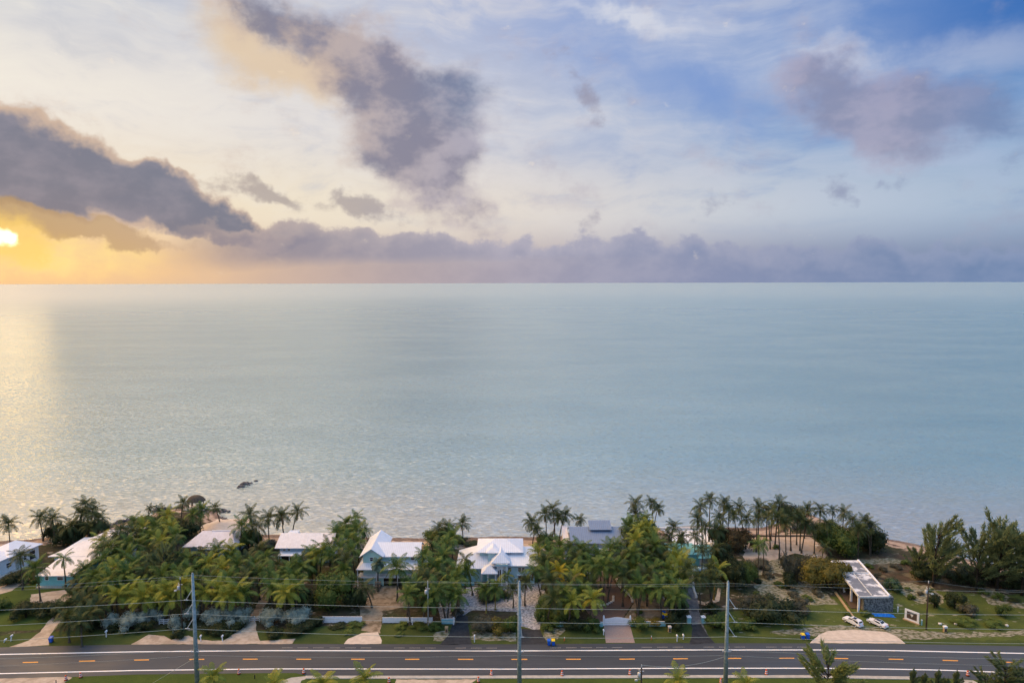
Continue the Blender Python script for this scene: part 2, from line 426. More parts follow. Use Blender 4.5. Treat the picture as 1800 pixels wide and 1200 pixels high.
M['palesand'] = noisy('pale marl', (0.50, 0.43, 0.36), (0.60, 0.52, 0.44), 0.7, bump=0.03)
M['yard'] = noisy('sandy yard', (0.24, 0.19, 0.135), (0.32, 0.26, 0.19), 0.9, bump=0.05, c3=(0.15, 0.12, 0.08), scale3=0.35)
M['beachsand'] = noisy('beach sand', (0.46, 0.37, 0.29), (0.56, 0.46, 0.37), 0.4, bump=0.05, c3=(0.38, 0.30, 0.24), scale3=0.18)
M['gravel'] = noisy('grey gravel', (0.17, 0.18, 0.21), (0.44, 0.45, 0.49), 1.6, bump=0.08, det=7, lo=0.4, hi=0.6)
M['drive'] = noisy('weathered asphalt', (0.13, 0.135, 0.15), (0.21, 0.21, 0.22), 1.0, c3=(0.10, 0.10, 0.11), scale3=0.4)
M['newasphalt'] = noisy('fresh asphalt', (0.026, 0.030, 0.036), (0.040, 0.044, 0.052), 0.8)
M['concrete'] = noisy('concrete walk', (0.36, 0.35, 0.32), (0.44, 0.42, 0.39), 0.9)
M['mulch'] = noisy('dark mulch', (0.030, 0.022, 0.018), (0.055, 0.040, 0.030), 1.2, bump=0.1)
# brick pavers
def pavers(name, c1, c2, mort):
    m, nt, p = mat(name)
    g = nt.n('ShaderNodeNewGeometry')
    br = nt.n('ShaderNodeTexBrick'); nt.link(g.outputs['Position'], br.inputs['Vector'])
    br.inputs['Scale'].default_value = 2.2
    br.inputs['Color1'].default_value = c1 + (1,); br.inputs['Color2'].default_value = c2 + (1,); br.inputs['Mortar'].default_value = mort + (1,)
    br.inputs['Mortar Size'].default_value = 0.02
    n = nt.noise(g.outputs['Position'], 0.7, 5, 0.6)
    nt.put(p.inputs['Base Color'], nt.mix(nt.ss(n, 0.3, 0.7) * 0.5, br.outputs['Color'], c2 + (1,)))
    p.inputs['Roughness'].default_value = 0.9
    return m
M['paver'] = pavers('pink pavers', (0.36, 0.27, 0.24), (0.27, 0.20, 0.18), (0.16, 0.13, 0.12))
M['paver2'] = pavers('brown pavers', (0.16, 0.105, 0.085), (0.11, 0.075, 0.062), (0.07, 0.055, 0.05))
# road
m_, nt, p = mat('road asphalt')
g = nt.n('ShaderNodeNewGeometry'); pos = Sk(nt, g.outputs['Position'])
n1_ = nt.noise(nt.vmath('MULTIPLY', pos, (0.03, 1.1, 1)), 1.0, 3, 0.5); n2_ = nt.noise(pos, 5.0, 5, 0.75); n3_ = nt.noise(nt.vmath('MULTIPLY', pos, (0.5, 1, 1)), 0.09, 4, 0.6)
cc = nt.mix(nt.ss(n1_, 0.35, 0.65), (0.019, 0.027, 0.040, 1), (0.032, 0.041, 0.056, 1))
cc = nt.mix(nt.ss(n2_, 0.35, 0.7) * 0.5, cc, (0.052, 0.062, 0.078, 1))
cc = nt.mix(nt.ss(n3_, 0.5, 0.7) * 0.6, cc, (0.044, 0.054, 0.068, 1))
ends = nt.ss(nt.math('ABSOLUTE', nt.sep(pos)[0]), 30, 105)
cc = nt.mix(ends * 0.5, cc, (0.072, 0.084, 0.098, 1))
nt.put(p.inputs['Base Color'], cc)
nt.put(p.inputs['Roughness'], nt.ss(n3_, 0.3, 0.7, 0.55, 0.85))
M['road'] = m_
def worn_paint(name, c, amt):
    m, nt, p = mat(name)
    g = nt.n('ShaderNodeNewGeometry')
    n = nt.noise(g.outputs['Position'], 2.5, 5, 0.75)
    nt.put(p.inputs['Base Color'], nt.mix(nt.ss(n, 0.6, 0.75) * amt, c + (1,), (0.12, 0.12, 0.12, 1)))
    p.inputs['Roughness'].default_value = 0.7
    return m
M['whiteline'] = worn_paint('white road paint', (0.82, 0.84, 0.86), 0.35)
M['orangeline'] = worn_paint('orange road paint', (0.72, 0.33, 0.06), 0.3)
M['white'] = plain('white paint', (0.80, 0.82, 0.86), 0.55, var=0.06)
M['offwhite'] = plain('weathered white', (0.62, 0.63, 0.62), 0.7, var=0.2)
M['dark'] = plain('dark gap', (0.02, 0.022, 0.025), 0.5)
M['glass'] = plain('window glass', (0.025, 0.03, 0.04), 0.08, 0.6)

# ------------------------------------------------------------------ sheets of ground
def interp(pts, x):
    if x <= pts[0][0]: a, b = pts[0], pts[1]
    elif x >= pts[-1][0]: a, b = pts[-2], pts[-1]
    else:
        for a, b in zip(pts, pts[1:]):
            if a[0] <= x <= b[0]: break
    t = (x - a[0]) / (b[0] - a[0])
    if x < pts[0][0] or x > pts[-1][0]: t = max(-0.0, min(1.0, t))
    return a[1] + (b[1] - a[1]) * t
def ground_obj(name, me, label=None):
    o = linkobj(name, me); o['kind'] = 'structure'
    return o
def patch(name, pix, material, z, jit=0.0, sub=3):
    "flat sheet from an outline given where the photograph shows it; edges roughened in metres"
    pts = [G(x, y, z) for x, y in pix]
    if jit:
        rnd = random.Random(len(pix) * 31 + int(pix[0][0]))
        q = []
        for i, a in enumerate(pts):
            b = pts[(i + 1) % len(pts)]
            k = max(1, int((b - a).length / 1.2))
            for s in range(k):
                v = a.lerp(b, s / k)
                q.append(Vector((v.x + rnd.uniform(-jit, jit), v.y + rnd.uniform(-jit, jit), z)))
        pts = q
    bm = bmesh.new()
    vs = [bm.verts.new(v) for v in pts]
    f = bm.faces.new(vs)
    bmesh.ops.recalc_face_normals(bm, faces=[f])
    if f.normal.z < 0: bmesh.ops.reverse_faces(bm, faces=[f])
    bmesh.ops.triangulate(bm, faces=bm.faces[:])
    me = bpy.data.meshes.new(name); bm.to_mesh(me); bm.free(); me.materials.append(material)
    return ground_obj(name, me)
def strip(name, top, bot, material, z, x0=-40, x1=1840, step=20):
    xs = list(range(int(x0), int(x1) + 1, step))
    if xs[-1] != x1: xs.append(x1)
    vs = []; fs = []
    for x in xs:
        vs.append(G(x, interp(top, x), z)); vs.append(G(x, interp(bot, x), z))
    for i in range(len(xs) - 1):
        fs.append((2 * i + 1, 2 * i + 3, 2 * i + 2, 2 * i))
    me = bpy.data.meshes.new(name); me.from_pydata(vs, [], fs); me.materials.append(material)
    return ground_obj(name, me)

# shoreline where water meets sand (pixels); the land is one sheet with a sloping beach
SHORE = [(-420, 990), (-120, 960), (0, 950), (60, 946), (110, 940), (170, 933), (196, 926), (205, 919), (235, 914), (262, 908), (275, 900), (300, 893), (330, 887), (355, 888), (376, 898), (390, 908),
         (404, 918), (414, 929), (440, 937), (500, 938), (560, 938), (620, 941), (680, 946), (740, 947), (800, 946), (860, 945), (930, 944), (1000, 940), (1080, 934), (1150, 925), (1220, 924),
         (1290, 927), (1340, 927), (1368, 920), (1385, 908), (1400, 903), (1425, 905), (1450, 915), (1480, 925), (1530, 940), (1570, 949), (1610, 956), (1650, 966), (1690, 978), (1730, 988), (1800, 999), (1920, 1015), (2200, 1060)]
xs = []
x = -420.0
while x <= 2200: xs.append(x); x += 6
vs = []; fs = []
rnd = random.Random(3)
PROF = [(14.0, -2.2), (3.0, -0.85), (0.0, -0.5), (-3.0, -0.32), (-7.0, -0.16), (-11.0, -0.04), (-14.0, 0.0)]
rows_ = len(PROF) + 2
for i, x in enumerate(xs):
    s = G(x, interp(SHORE, x), -0.5)
    j = math.sin(i * 0.21) * 0.5 + math.sin(i * 0.063 + 1) * 0.8 + rnd.uniform(-0.25, 0.25)
    for off, z in PROF:
        vs.append(Vector((s.x, s.y + off + j, z)))
    vs.append(Vector((s.x, 120.0, 0.0))); vs.append(Vector((s.x * 1.5, -150.0, 0.0)))
for i in range(len(xs) - 1):
    for r in range(rows_ - 1):
        a = i * rows_ + r; b = a + rows_
        fs.append((a, a + 1, b + 1, b))
me = bpy.data.meshes.new('ground'); me.from_pydata(vs, [], fs); me.materials.append(M['ground'])
me.update()
if me.polygons[len(me.polygons) // 2].normal.z < 0: me.flip_normals()
ground_obj('ground', me)
me = bpy.data.meshes.new('sea')
me.from_pydata([(-90000, 130, -0.5), (90000, 130, -0.5), (90000, 90000, -0.5), (-90000, 90000, -0.5)], [], [(0, 1, 2, 3)])
me.materials.append(WATER); ground_obj('sea', me)

# road with its lines
FAR = [(-40, 1139), (0, 1137), (60, 1135), (240, 1132), (500, 1131), (900, 1131.5), (1200, 1129.5), (1440, 1130), (1560, 1130.7), (1800, 1135), (1840, 1136.5)]
NEAR = [(-40, 1193), (0, 1191.5), (120, 1189), (240, 1184.5), (480, 1182), (534, 1182), (540, 1187), (720, 1187), (1200, 1186), (1440, 1186), (1560, 1188), (1680, 1192), (1840, 1201)]
L1 = [(-40, 1150.5), (0, 1149.3), (120, 1147), (240, 1144.6), (480, 1142.5), (900, 1143.2), (1200, 1141.4), (1440, 1141.4), (1560, 1142.4), (1800, 1147.5), (1840, 1148.6)]
L2 = [(-40, 1184.5), (0, 1183), (130, 1180), (240, 1177.4), (480, 1174.6), (900, 1175), (1200, 1173.5), (1440, 1173.5), (1560, 1175), (1650, 1176.7), (1745, 1180), (1840, 1184)]
CL = [(-40, 1166), (50, 1163.3), (150, 1161), (250, 1159), (345, 1158), (440, 1157.6), (900, 1158), (1100, 1157.6), (1290, 1156.2), (1385, 1156), (1475, 1156.4), (1575, 1157.8), (1670, 1160), (1770, 1163), (1840, 1166)]
off = lambda L, d: [(x, y + d) for x, y in L]
patch('verge', [(-40, 1125), (20, 1113), (110, 1108), (240, 1104), (420, 1110), (560, 1100), (700, 1096), (960, 1100), (1200, 1096), (1330, 1098), (1430, 1096), (1500, 1100), (1840, 1100), (1840, 1140), (1560, 1133), (900, 1134), (240, 1134), (-40, 1141)], M['verge'], 0.004, 0.25)
patch('field', [(1260, 1076), (1380, 1062), (1440, 1050), (1560, 1036), (1620, 1034), (1700, 1042), (1840, 1046), (1840, 1126), (1500, 1120), (1330, 1118), (1270, 1112)], M['field'], 0.008, 0.6)
patch('lawn', [(-40, 1090), (-40, 1046), (20, 1036), (60, 1024), (110, 1030), (112, 1042), (60, 1046), (100, 1072), (96, 1090), (70, 1105), (0, 1110)], M['near_grass'], 0.006, 0.3)
strip('road', FAR, NEAR, M['road'], 0.014)
strip('grass_strip', off(NEAR, 0.0), [(-40, 1290), (1840, 1290)], M['near_grass'], 0.006)
strip('road_edge_line', off(L1, -0.75), off(L1, 0.75), M['whiteline'], 0.020)
strip('road_edge_line', off(L2, -0.75), off(L2, 0.75), M['whiteline'], 0.020, -40, 1760)
DASH = [(40, 67), (139, 167), (236, 262), (333, 359), (427, 453), (521, 547), (617, 641), (712, 737), (805, 832), (899, 927), (995, 1021), (1089, 1116), (1183, 1209), (1280, 1303), (1370, 1396), (1466, 1491), (1562, 1588), (1657, 1684), (1757, 1782)]
for a, b in DASH:
    strip('centre_line_dash', off(CL, -0.85), off(CL, 0.75), M['orangeline'], 0.020, a, b, 30)
# rumble strips: short pale ticks in threes outside the far line
rv = []; rf = []
k = 478.0
rumble_x = []
for start in [496, 580, 693, 801, 968, 1021, 1128, 1237, 1347]:
    for grp in range(3):
        rumble_x.append(start + grp * 27.3)
for x in rumble_x:
    for t in range(9):
        xx = x + t * 2.1
        yy = interp(L1, xx) - 4.6
        q = [G(xx, yy, 0.019), G(xx + 1.0, yy, 0.019), G(xx + 1.0, yy - 0.9, 0.019), G(xx, yy - 0.9, 0.019)]
        rf.append(tuple(range(len(rv), len(rv) + 4))); rv += q
me = bpy.data.meshes.new('rumble_strip'); me.from_pydata(rv, [], rf); me.materials.append(M['concrete'])
ground_obj('rumble_strip', me)
# raised concrete walk on the near side
def raised(name, top, bot, material, h, x0, x1, step=30):
    xs = list(range(x0, x1, step)) + [x1]
    vs = []; fs = []
    for x in xs:
        a = G(x, interp(top, x)); b = G(x, interp(bot, x))
        for v, z in ((a, 0.0), (a, h), (b, h), (b, 0.0)): vs.append(Vector((v.x, v.y, z)))
    for i in range(len(xs) - 1):
        for k in range(3):
            q = 4 * i + k
            fs.append((q, q + 1, q + 5, q + 4))
    fs.append((0, 1, 2, 3)); n = 4 * (len(xs) - 1); fs.append((n + 3, n + 2, n + 1, n))
    me = bpy.data.meshes.new(name); me.from_pydata(vs, [], fs); me.materials.append(material)
    bm = bmesh.new(); bm.from_mesh(me); bmesh.ops.recalc_face_normals(bm, faces=bm.faces[:]); bm.to_mesh(me); bm.free()
    return ground_obj(name, me)
raised('sidewalk', [(537, 1187.6), (720, 1187.6), (1200, 1186.5), (1440, 1186.6), (1600, 1189)], [(537, 1192.5), (720, 1192.5), (1200, 1191.2), (1440, 1191.2), (1600, 1194)], M['concrete'], 0.13, 537, 1600)
patch('near_driveway', [(488, 1204), (494, 1196), (512, 1190), (538, 1187.5), (538, 1192.5), (530, 1195), (526, 1204)], M['concrete'], 0.012)
patch('near_driveway', [(-60, 1204), (-60, 1193), (0, 1191.5), (120, 1188.8), (128, 1190), (108, 1202)], M['sand'], 0.016, 0.1)
patch('near_driveway', [(692, 1210), (696, 1193.2), (838, 1193.2), (812, 1210)], M['sand'], 0.010, 0.1)
patch('near_driveway', [(1676, 1204), (1690, 1193), (1710, 1195), (1735, 1206)], M['concrete'], 0.010, 0.1)
# drives and yards beyond the road
patch('driveway', [(14, 1137), (50, 1125), (70, 1110), (84, 1092), (98, 1078), (104, 1072), (100, 1062), (52, 1058), (55, 1044), (112, 1036), (128, 1046), (118, 1066), (112, 1090), (100, 1100), (86, 1118), (86, 1133)], M['sand'], 0.012, 0.12)
patch('garden_path', [(-30, 1052), (-30, 1040), (20, 1024), (48, 1012), (54, 1015), (20, 1038)], M['sand'], 0.012, 0.1)
patch('driveway', [(229, 1132), (260, 1115), (290, 1116), (300, 1124), (330, 1116), (352, 1124), (392, 1126), (420, 1108), (430, 1098), (436, 1084), (450, 1086), (450, 1106), (456, 1126), (520, 1122), (514, 1131)], M['sand'], 0.012, 0.2)
patch('garden_path', [(438, 1088), (452, 1060), (458, 1040), (474, 1030), (480, 1044), (466, 1064), (452, 1090)], M['yard'], 0.010, 0.2)
patch('driveway', [(604, 1131.5), (612, 1122), (636, 1112), (664, 1110), (670, 1125), (669, 1131)], M['palesand'], 0.014, 0.15)
patch('sandy_yard', [(636, 1108), (632, 1070), (606, 1030), (600, 1010), (640, 1026), (700, 1030), (720, 1064), (672, 1074), (668, 1112)], M['yard'], 0.010, 0.2)
patch('driveway', [(774, 1132), (790, 1112), (798, 1088), (806, 1080), (822, 1082), (824, 1108), (830, 1132)], M['newasphalt'], 0.014, 0.12)
patch('gravel_court', [(776, 1092), (770, 1060), (790, 1034), (840, 1030), (952, 1026), (962, 1050), (955, 1090), (948, 1108), (916, 1100), (908, 1074), (830, 1072), (800, 1092)], M['gravel'], 0.010, 0.2)
patch('driveway', [(908, 1132), (912, 1104), (950, 1106), (962, 1132)], M['newasphalt'], 0.015, 0.15)
patch('roadside_gravel', [(826, 1124), (830, 1108), (906, 1110), (908, 1126)], M['stony'], 0.012, 0.3)
patch('roadside_gravel', [(760, 1126), (764, 1110), (788, 1106), (790, 1126)], M['stony'], 0.012, 0.3)
patch('roadside_gravel', [(954, 1126), (956, 1102), (996, 1104), (980, 1122)], M['stony'], 0.012, 0.3)
patch('paved_driveway', [(1065, 1129), (1061, 1097), (1107, 1097), (1116, 1129)], M['paver'], 0.016)
patch('paved_yard', [(1058, 1098), (1040, 1084), (1020, 1060), (1030, 1030), (1046, 1006), (1070, 1004), (1084, 1030), (1104, 1046), (1112, 1060), (1096, 1084), (1098, 1098)], M['paver2'], 0.012, 0.08)
patch('sandy_yard', [(1098, 1094), (1098, 1084), (1114, 1060), (1106, 1044), (1088, 1026), (1150, 1022), (1178, 1040), (1176, 1078), (1150, 1090)], M['yard'], 0.010, 0.15)
patch('driveway', [(1214, 1131), (1218, 1104), (1210, 1070), (1200, 1050), (1200, 1018), (1212, 1004), (1226, 1050), (1232, 1090), (1246, 1118), (1256, 1130)], M['drive'], 0.014, 0.1)
patch('driveway', [(1212, 1130.5), (1218, 1104), (1214, 1098), (1232, 1096), (1246, 1118), (1258, 1130)], M['newasphalt'], 0.018, 0.1)
patch('garden_path', [(1224, 1054), (1240, 1058), (1258, 1050), (1262, 1032), (1268, 1034), (1264, 1056), (1244, 1064), (1226, 1060)], M['sand'], 0.012, 0.1)
patch('parking_sand', [(1423, 1129.5), (1440, 1115), (1456, 1108), (1500, 1106), (1558, 1110), (1575, 1117), (1592, 1130.5)], M['palesand'], 0.016, 0.12)
patch('stony_shoulder', [(1350, 1112), (1390, 1104), (1480, 1098), (1560, 1104), (1660, 1112), (1800, 1108), (1840, 1112), (1840, 1116), (1660, 1120), (1590, 1124), (1540, 1112), (1430, 1116)], M['stony'], 0.012, 0.5)
patch('stony_ground', [(1586, 1022), (1640, 1030), (1660, 1052), (1650, 1062), (1610, 1058), (1584, 1040)], M['stony'], 0.012, 0.6)
patch('stony_ground', [(1716, 1034), (1750, 1036), (1790, 1058), (1840, 1062), (1840, 1072), (1740, 1062)], M['stony'], 0.012, 0.6)
patch('stony_ground', [(1320, 1020), (1360, 1010), (1440, 1030), (1470, 1060), (1420, 1064), (1340, 1050)], M['stony'], 0.010, 0.7)
patch('stony_ground', [(1318, 984), (1380, 980), (1412, 1000), (1400, 1012), (1360, 1006), (1322, 1014)], M['stony'], 0.011, 0.7)
patch('brush_field', [(1500, 1030), (1490, 985), (1560, 972), (1640, 984), (1700, 1000), (1840, 1016), (1840, 1040), (1700, 1036), (1580, 1028)], M['brush'], 0.009, 0.8)
patch('beach_clearing', [(1310, 988), (1306, 950), (1340, 940), (1390, 938), (1416, 938), (1440, 955), (1456, 976), (1440, 985), (1400, 972), (1360, 984)], M['beachsand'], 0.014, 0.5)
patch('terrace', [(1190, 966), (1180, 944), (1160, 930), (1250, 930), (1290, 936), (1250, 960)], M['white'], 0.010, 0.3)
patch('beach_clearing', [(590, 985), (600, 960), (640, 950), (780, 952), (860, 956), (960, 955), (970, 985), (860, 960), (740, 958), (640, 960)], M['beachsand'], 0.008, 0.5)
patch('lane', [(1502, 992), (1492, 985), (1560, 980), (1590, 984), (1585, 990)], M['stony'], 0.013, 0.2)
patch('sand_track', [(1640, 970), (1664, 978), (1694, 1000), (1680, 1002), (1650, 988)], M['beachsand'], 0.013, 0.3)
patch('sand_track', [(1770, 1010), (1840, 1016), (1840, 1026), (1784, 1018)], M['beachsand'], 0.013, 0.3)
# ------------------------------------------------------------------ vegetation
def leafmat(name, a, b_, yel=None, transl=0.22, rough=0.6):
    m = bpy.data.materials.new(name); m.use_nodes = True
    nt = NT(m.node_tree)
    p = nt.n('ShaderNodeBsdfPrincipled'); o = nt.n('ShaderNodeOutputMaterial')
    oi = nt.n('ShaderNodeObjectInfo'); g = nt.n('ShaderNodeNewGeometry')
    n = nt.noise(g.outputs['Position'], 0.8, 3, 0.6)
    f = nt.ss(n, 0.3, 0.7) * 0.6 + Sk(nt, oi.outputs['Random']) * 0.4
    c = nt.mix(f, a + (1,), b_ + (1,))
    if yel:
        c = nt.mix(nt.ss(Sk(nt, oi.outputs['Random']), 0.84, 0.98) * 0.7, c, yel + (1,))
    nt.put(p.inputs['Base Color'], c); p.inputs['Roughness'].default_value = rough
    p.inputs['Specular IOR Level'].default_value = 0.22
    t = nt.n('ShaderNodeBsdfTranslucent'); nt.put(t.inputs['Color'], c)
    mx = nt.n('ShaderNodeMixShader'); mx.inputs[0].default_value = transl
    nt.link(p.outputs[0], mx.inputs[1]); nt.link(t.outputs[0], mx.inputs[2]); nt.link(mx.outputs[0], o.inputs[0])
    return m
LM = {
    'palm': leafmat('palm leaf', (0.036, 0.082, 0.018), (0.135, 0.205, 0.042), (0.17, 0.19, 0.04)),
    'palmdark': leafmat('shore palm leaf', (0.030, 0.052, 0.018), (0.078, 0.108, 0.034), (0.12, 0.11, 0.04)),
    'palmyellow': leafmat('yellowing palm leaf', (0.14, 0.19, 0.030), (0.31, 0.33, 0.05), (0.36, 0.29, 0.02)),
    'palmgold': leafmat('golden palm leaf', (0.22, 0.22, 0.02), (0.48, 0.36, 0.02), (0.55, 0.36, 0.02)),
    'palmsilver': leafmat('silvery palm leaf', (0.12, 0.17, 0.12), (0.17, 0.23, 0.16)),
    'palmdead': leafmat('dry palm leaf', (0.14, 0.10, 0.055), (0.24, 0.17, 0.09)),
    'dark': leafmat('dark leaf', (0.022, 0.034, 0.014), (0.045, 0.065, 0.022)),
    'mid': leafmat('green leaf', (0.044, 0.075, 0.018), (0.115, 0.165, 0.035)),
    'bright': leafmat('bright leaf', (0.075, 0.115, 0.022), (0.14, 0.19, 0.04)),
    'olive': leafmat('olive yellow leaf', (0.070, 0.070, 0.018), (0.19, 0.16, 0.03)),
    'silver': leafmat('silver leaf', (0.18, 0.235, 0.205), (0.38, 0.45, 0.39), rough=0.7),
    'red': leafmat('reddish leaf', (0.075, 0.045, 0.030), (0.10, 0.085, 0.035)),
    'scrub': leafmat('scrub leaf', (0.060, 0.062, 0.040), (0.13, 0.125, 0.085)),
    'casuarina': leafmat('casuarina needles', (0.10, 0.135, 0.055), (0.215, 0.26, 0.11), transl=0.32),
    'pale': leafmat('pale feathery leaf', (0.16, 0.20, 0.06), (0.26, 0.30, 0.10), transl=0.35),
    'sago': leafmat('blue green frond', (0.045, 0.085, 0.045), (0.085, 0.145, 0.07)),
}
BARK = plain('palm bark', (0.10, 0.085, 0.065), 0.9, 0.1, var=0.35)
BARKD = plain('tree bark', (0.055, 0.045, 0.036), 0.9, 0.1, var=0.35)
BARKY = plain('yellow trunk', (0.26, 0.20, 0.06), 0.8, 0.1, var=0.3)

def tubes(bm, pts, radii, n=6, cap=True):
    rings = []
    for i, p_ in enumerate(pts):
        d = (pts[min(i + 1, len(pts) - 1)] - pts[max(i - 1, 0)])
        d = d.normalized() if d.length > 1e-9 else Vector((0, 0, 1))
        up = Vector((0, 0, 1)) if abs(d.z) < 0.9 else Vector((1, 0, 0))
        a = d.cross(up).normalized(); b = d.cross(a)
        rings.append([bm.verts.new(p_ + (a * math.cos(2 * math.pi * k / n) + b * math.sin(2 * math.pi * k / n)) * radii[i]) for k in range(n)])
    for r1_, r2_ in zip(rings, rings[1:]):
        for k in range(n):
            bm.faces.new((r1_[k], r1_[(k + 1) % n], r2_[(k + 1) % n], r2_[k]))
    if cap:
        bm.faces.new(rings[-1]); bm.faces.new(rings[0][::-1])
def finish(bm, name, material, smooth=False):
    bmesh.ops.recalc_face_normals(bm, faces=bm.faces[:])
    me = bpy.data.meshes.new(name); bm.to_mesh(me); bm.free(); me.materials.append(material)
    if smooth:
        for f in me.polygons: f.use_smooth = True
    return me

def frond_mesh(elev, curl, L, seed, material, leaf=0.95, wid=0.14, n=16, fan=False):
    rnd = random.Random(seed)
    vs = []; fs = []
    e = R(elev); p_ = Vector((0, 0, 0)); steps = 18; ds = L / steps
    pts = []; dirs = []
    for i in range(steps + 1):
        s = i / steps
        ang = e - R(curl) * s ** 1.2
        ang = max(ang, R(-86))
        d = Vector((math.cos(ang), 0, math.sin(ang)))
        pts.append(p_.copy()); dirs.append(d); p_ = p_ + d * ds
    # midrib, a thin folded strip
    sel = [0, 5, 9, 13, 18]
    for a, b in zip(sel, sel[1:]):
        wa = 0.075 * (1 - a / 20); wb = 0.075 * (1 - b / 20)
        q = len(vs)
        vs += [pts[a] + Vector((0, wa, 0)), pts[a] + Vector((0, -wa, 0)), pts[b] + Vector((0, -wb, 0)), pts[b] + Vector((0, wb, 0))]
        fs.append((q, q + 1, q + 2, q + 3))
    for i in range(n):
        s = 0.14 + 0.86 * i / (n - 1)
        k = s * steps; i0 = min(int(k), steps - 1); t = k - i0
        base = pts[i0].lerp(pts[i0 + 1], t); d = dirs[i0]
        ll = leaf * (0.35 + 0.95 * math.sin(math.pi * min(1.0, (s * 0.92 + 0.06))) ** 0.8) * rnd.uniform(0.85, 1.1)
        for sg in (-1, 1):
            side = Vector((0, sg, 0))
            nrm = d.cross(side)
            if nrm.z < 0: nrm = -nrm
            out_ = (side * 0.82 + d * rnd.uniform(0.40, 0.62) + Vector((0, 0, -1)) * rnd.uniform(0.12, 0.62)).normalized()
            tip = base + out_ * ll
            mid = base + (side * 0.9 + d * 0.5 + nrm * 0.10).normalized() * ll * 0.5
            w = d * wid * 0.5
            q = len(vs)
            vs += [base - w, base + w, mid + w * 1.25, mid - w * 1.25, tip]
            fs.append((q, q + 1, q + 2, q + 3)); fs.append((q + 3, q + 2, q + 4))
    me = bpy.data.meshes.new('frond'); me.from_pydata(vs, [], fs); me.materials.append(material); me.update()
    return me
ELEVS = [(72, 50), (50, 75), (30, 85), (8, 80), (-18, 62), (-52, 30)]
FR = {}
def fronds_of(kind):
    if kind not in FR:
        L, leaf = (4.3, 1.0)
        if kind == 'palmsilver': L, leaf = (2.4, 0.9)
        FR[kind] = [[frond_mesh(e, c, L, 11 * i + v, LM[kind], leaf) for v in range(2)] for i, (e, c) in enumerate(ELEVS)]
    return FR[kind]
TR = {}
def trunk_mesh(kind, v):
    if (kind, v) not in TR:
        rnd = random.Random(v + 5)
        bm = bmesh.new(); pts = []; rr = []
        lean = [0.0, 0.10, 0.22, 0.38][v]
        for i in range(8):
            s = i / 7
            pts.append(Vector((lean * (s ** 1.6) , math.sin(s * 5 + v) * 0.012, s)))
            rr.append(1.0)
        # unit height; true radii are written by hand so that scaling the height leaves them alone
        rings = []
        for i, p_ in enumerate(pts):
            s = i / 7; r = 0.24 - 0.11 * s + (0.16 if i == 0 else 0)
            rings.append([bm.verts.new((p_.x * 9 + r * math.cos(k * math.pi / 3), p_.y * 9 + r * math.sin(k * math.pi / 3), p_.z)) for k in range(6)])
        for a, b in zip(rings, rings[1:]):
            for k in range(6): bm.faces.new((a[k], a[(k + 1) % 6], b[(k + 1) % 6], b[k]))
        bm.faces.new(rings[-1])
        TR[(kind, v)] = (finish(bm, 'trunk', {'y': BARKY}.get(kind, BARK), True), lean * 9)
    return TR[(kind, v)]
DEADF = None
rp = random.Random(42)
def new_thing(name, label, cat, loc, rz=0.0, group=None):
    o = bpy.data.objects.new(name, None); col.objects.link(o)
    o.location = loc; o.rotation_euler = (0, 0, rz); o.empty_display_size = 0.3
    o['label'] = label; o['category'] = cat
    if group: o['group'] = group
    return o
def tag(o, label, cat, group=None, kind=None):
    if label: o['label'] = label
    if cat: o['category'] = cat
    if group: o['group'] = group
    if kind: o['kind'] = kind
    return o
N_PALM = 0
def palm(px, py, h, label, group=None, kind='palm', size=1.0, lean=None, dirx=None, dead=1, count=None, tk='b', ground=None):
    """coconut palm whose crown centre the photograph shows at (px, py)"""
    global DEADF, N_PALM
    N_PALM += 1
    c = G(px, py, h)
    v = rp.choice([0, 1, 1, 2]) if lean is None else lean
    rz = rp.uniform(0, 2 * math.pi) if dirx is None else R(dirx)
    tm, off_ = trunk_mesh(tk, v)
    base = Vector((c.x - off_ * math.cos(rz), c.y - off_ * math.sin(rz), 0))
    root = new_thing('coconut_palm', label, 'palm tree', base, rz, group)
    t = linkobj('trunk', tm, root); t.scale = (size ** 0.5, size ** 0.5, h)
    t.location = (0, 0, -0.1)
    fm = fronds_of(kind)
    if DEADF is None: DEADF = frond_mesh(-62, 22, 2.9, 5, LM['palmdead'], 0.6)
    n = count or rp.randint(17, 22)
    a = rp.uniform(0, 6)
    top = Vector((off_, 0, h - 0.1))
    for i in range(n):
        s = (i + 0.5) / n
        k = min(5, int(s * 5.3)) if s < 0.93 else 4
        if i < 2: k = 0
        mesh = fm[k][rp.randint(0, 1)]
        if k == 0 and rp.random() < 0.15: k = 0
        o = linkobj('frond', mesh, root)
        o.location = top
        a += 2.399 + rp.uniform(-0.25, 0.25)
        sc = size * rp.uniform(0.82, 1.10)
        o.rotation_euler = (rp.uniform(-0.12, 0.12), rp.uniform(-0.16, 0.16), a)
        o.scale = (sc, sc, sc)
    for i in range(dead):
        o = linkobj('frond', DEADF, root); o.location = top
        o['label'] = 'dry brown hanging frond'
        o.rotation_euler = (0, rp.uniform(-0.1, 0.2), rp.uniform(0, 6.28)); o.scale = (size,) * 3
    return root

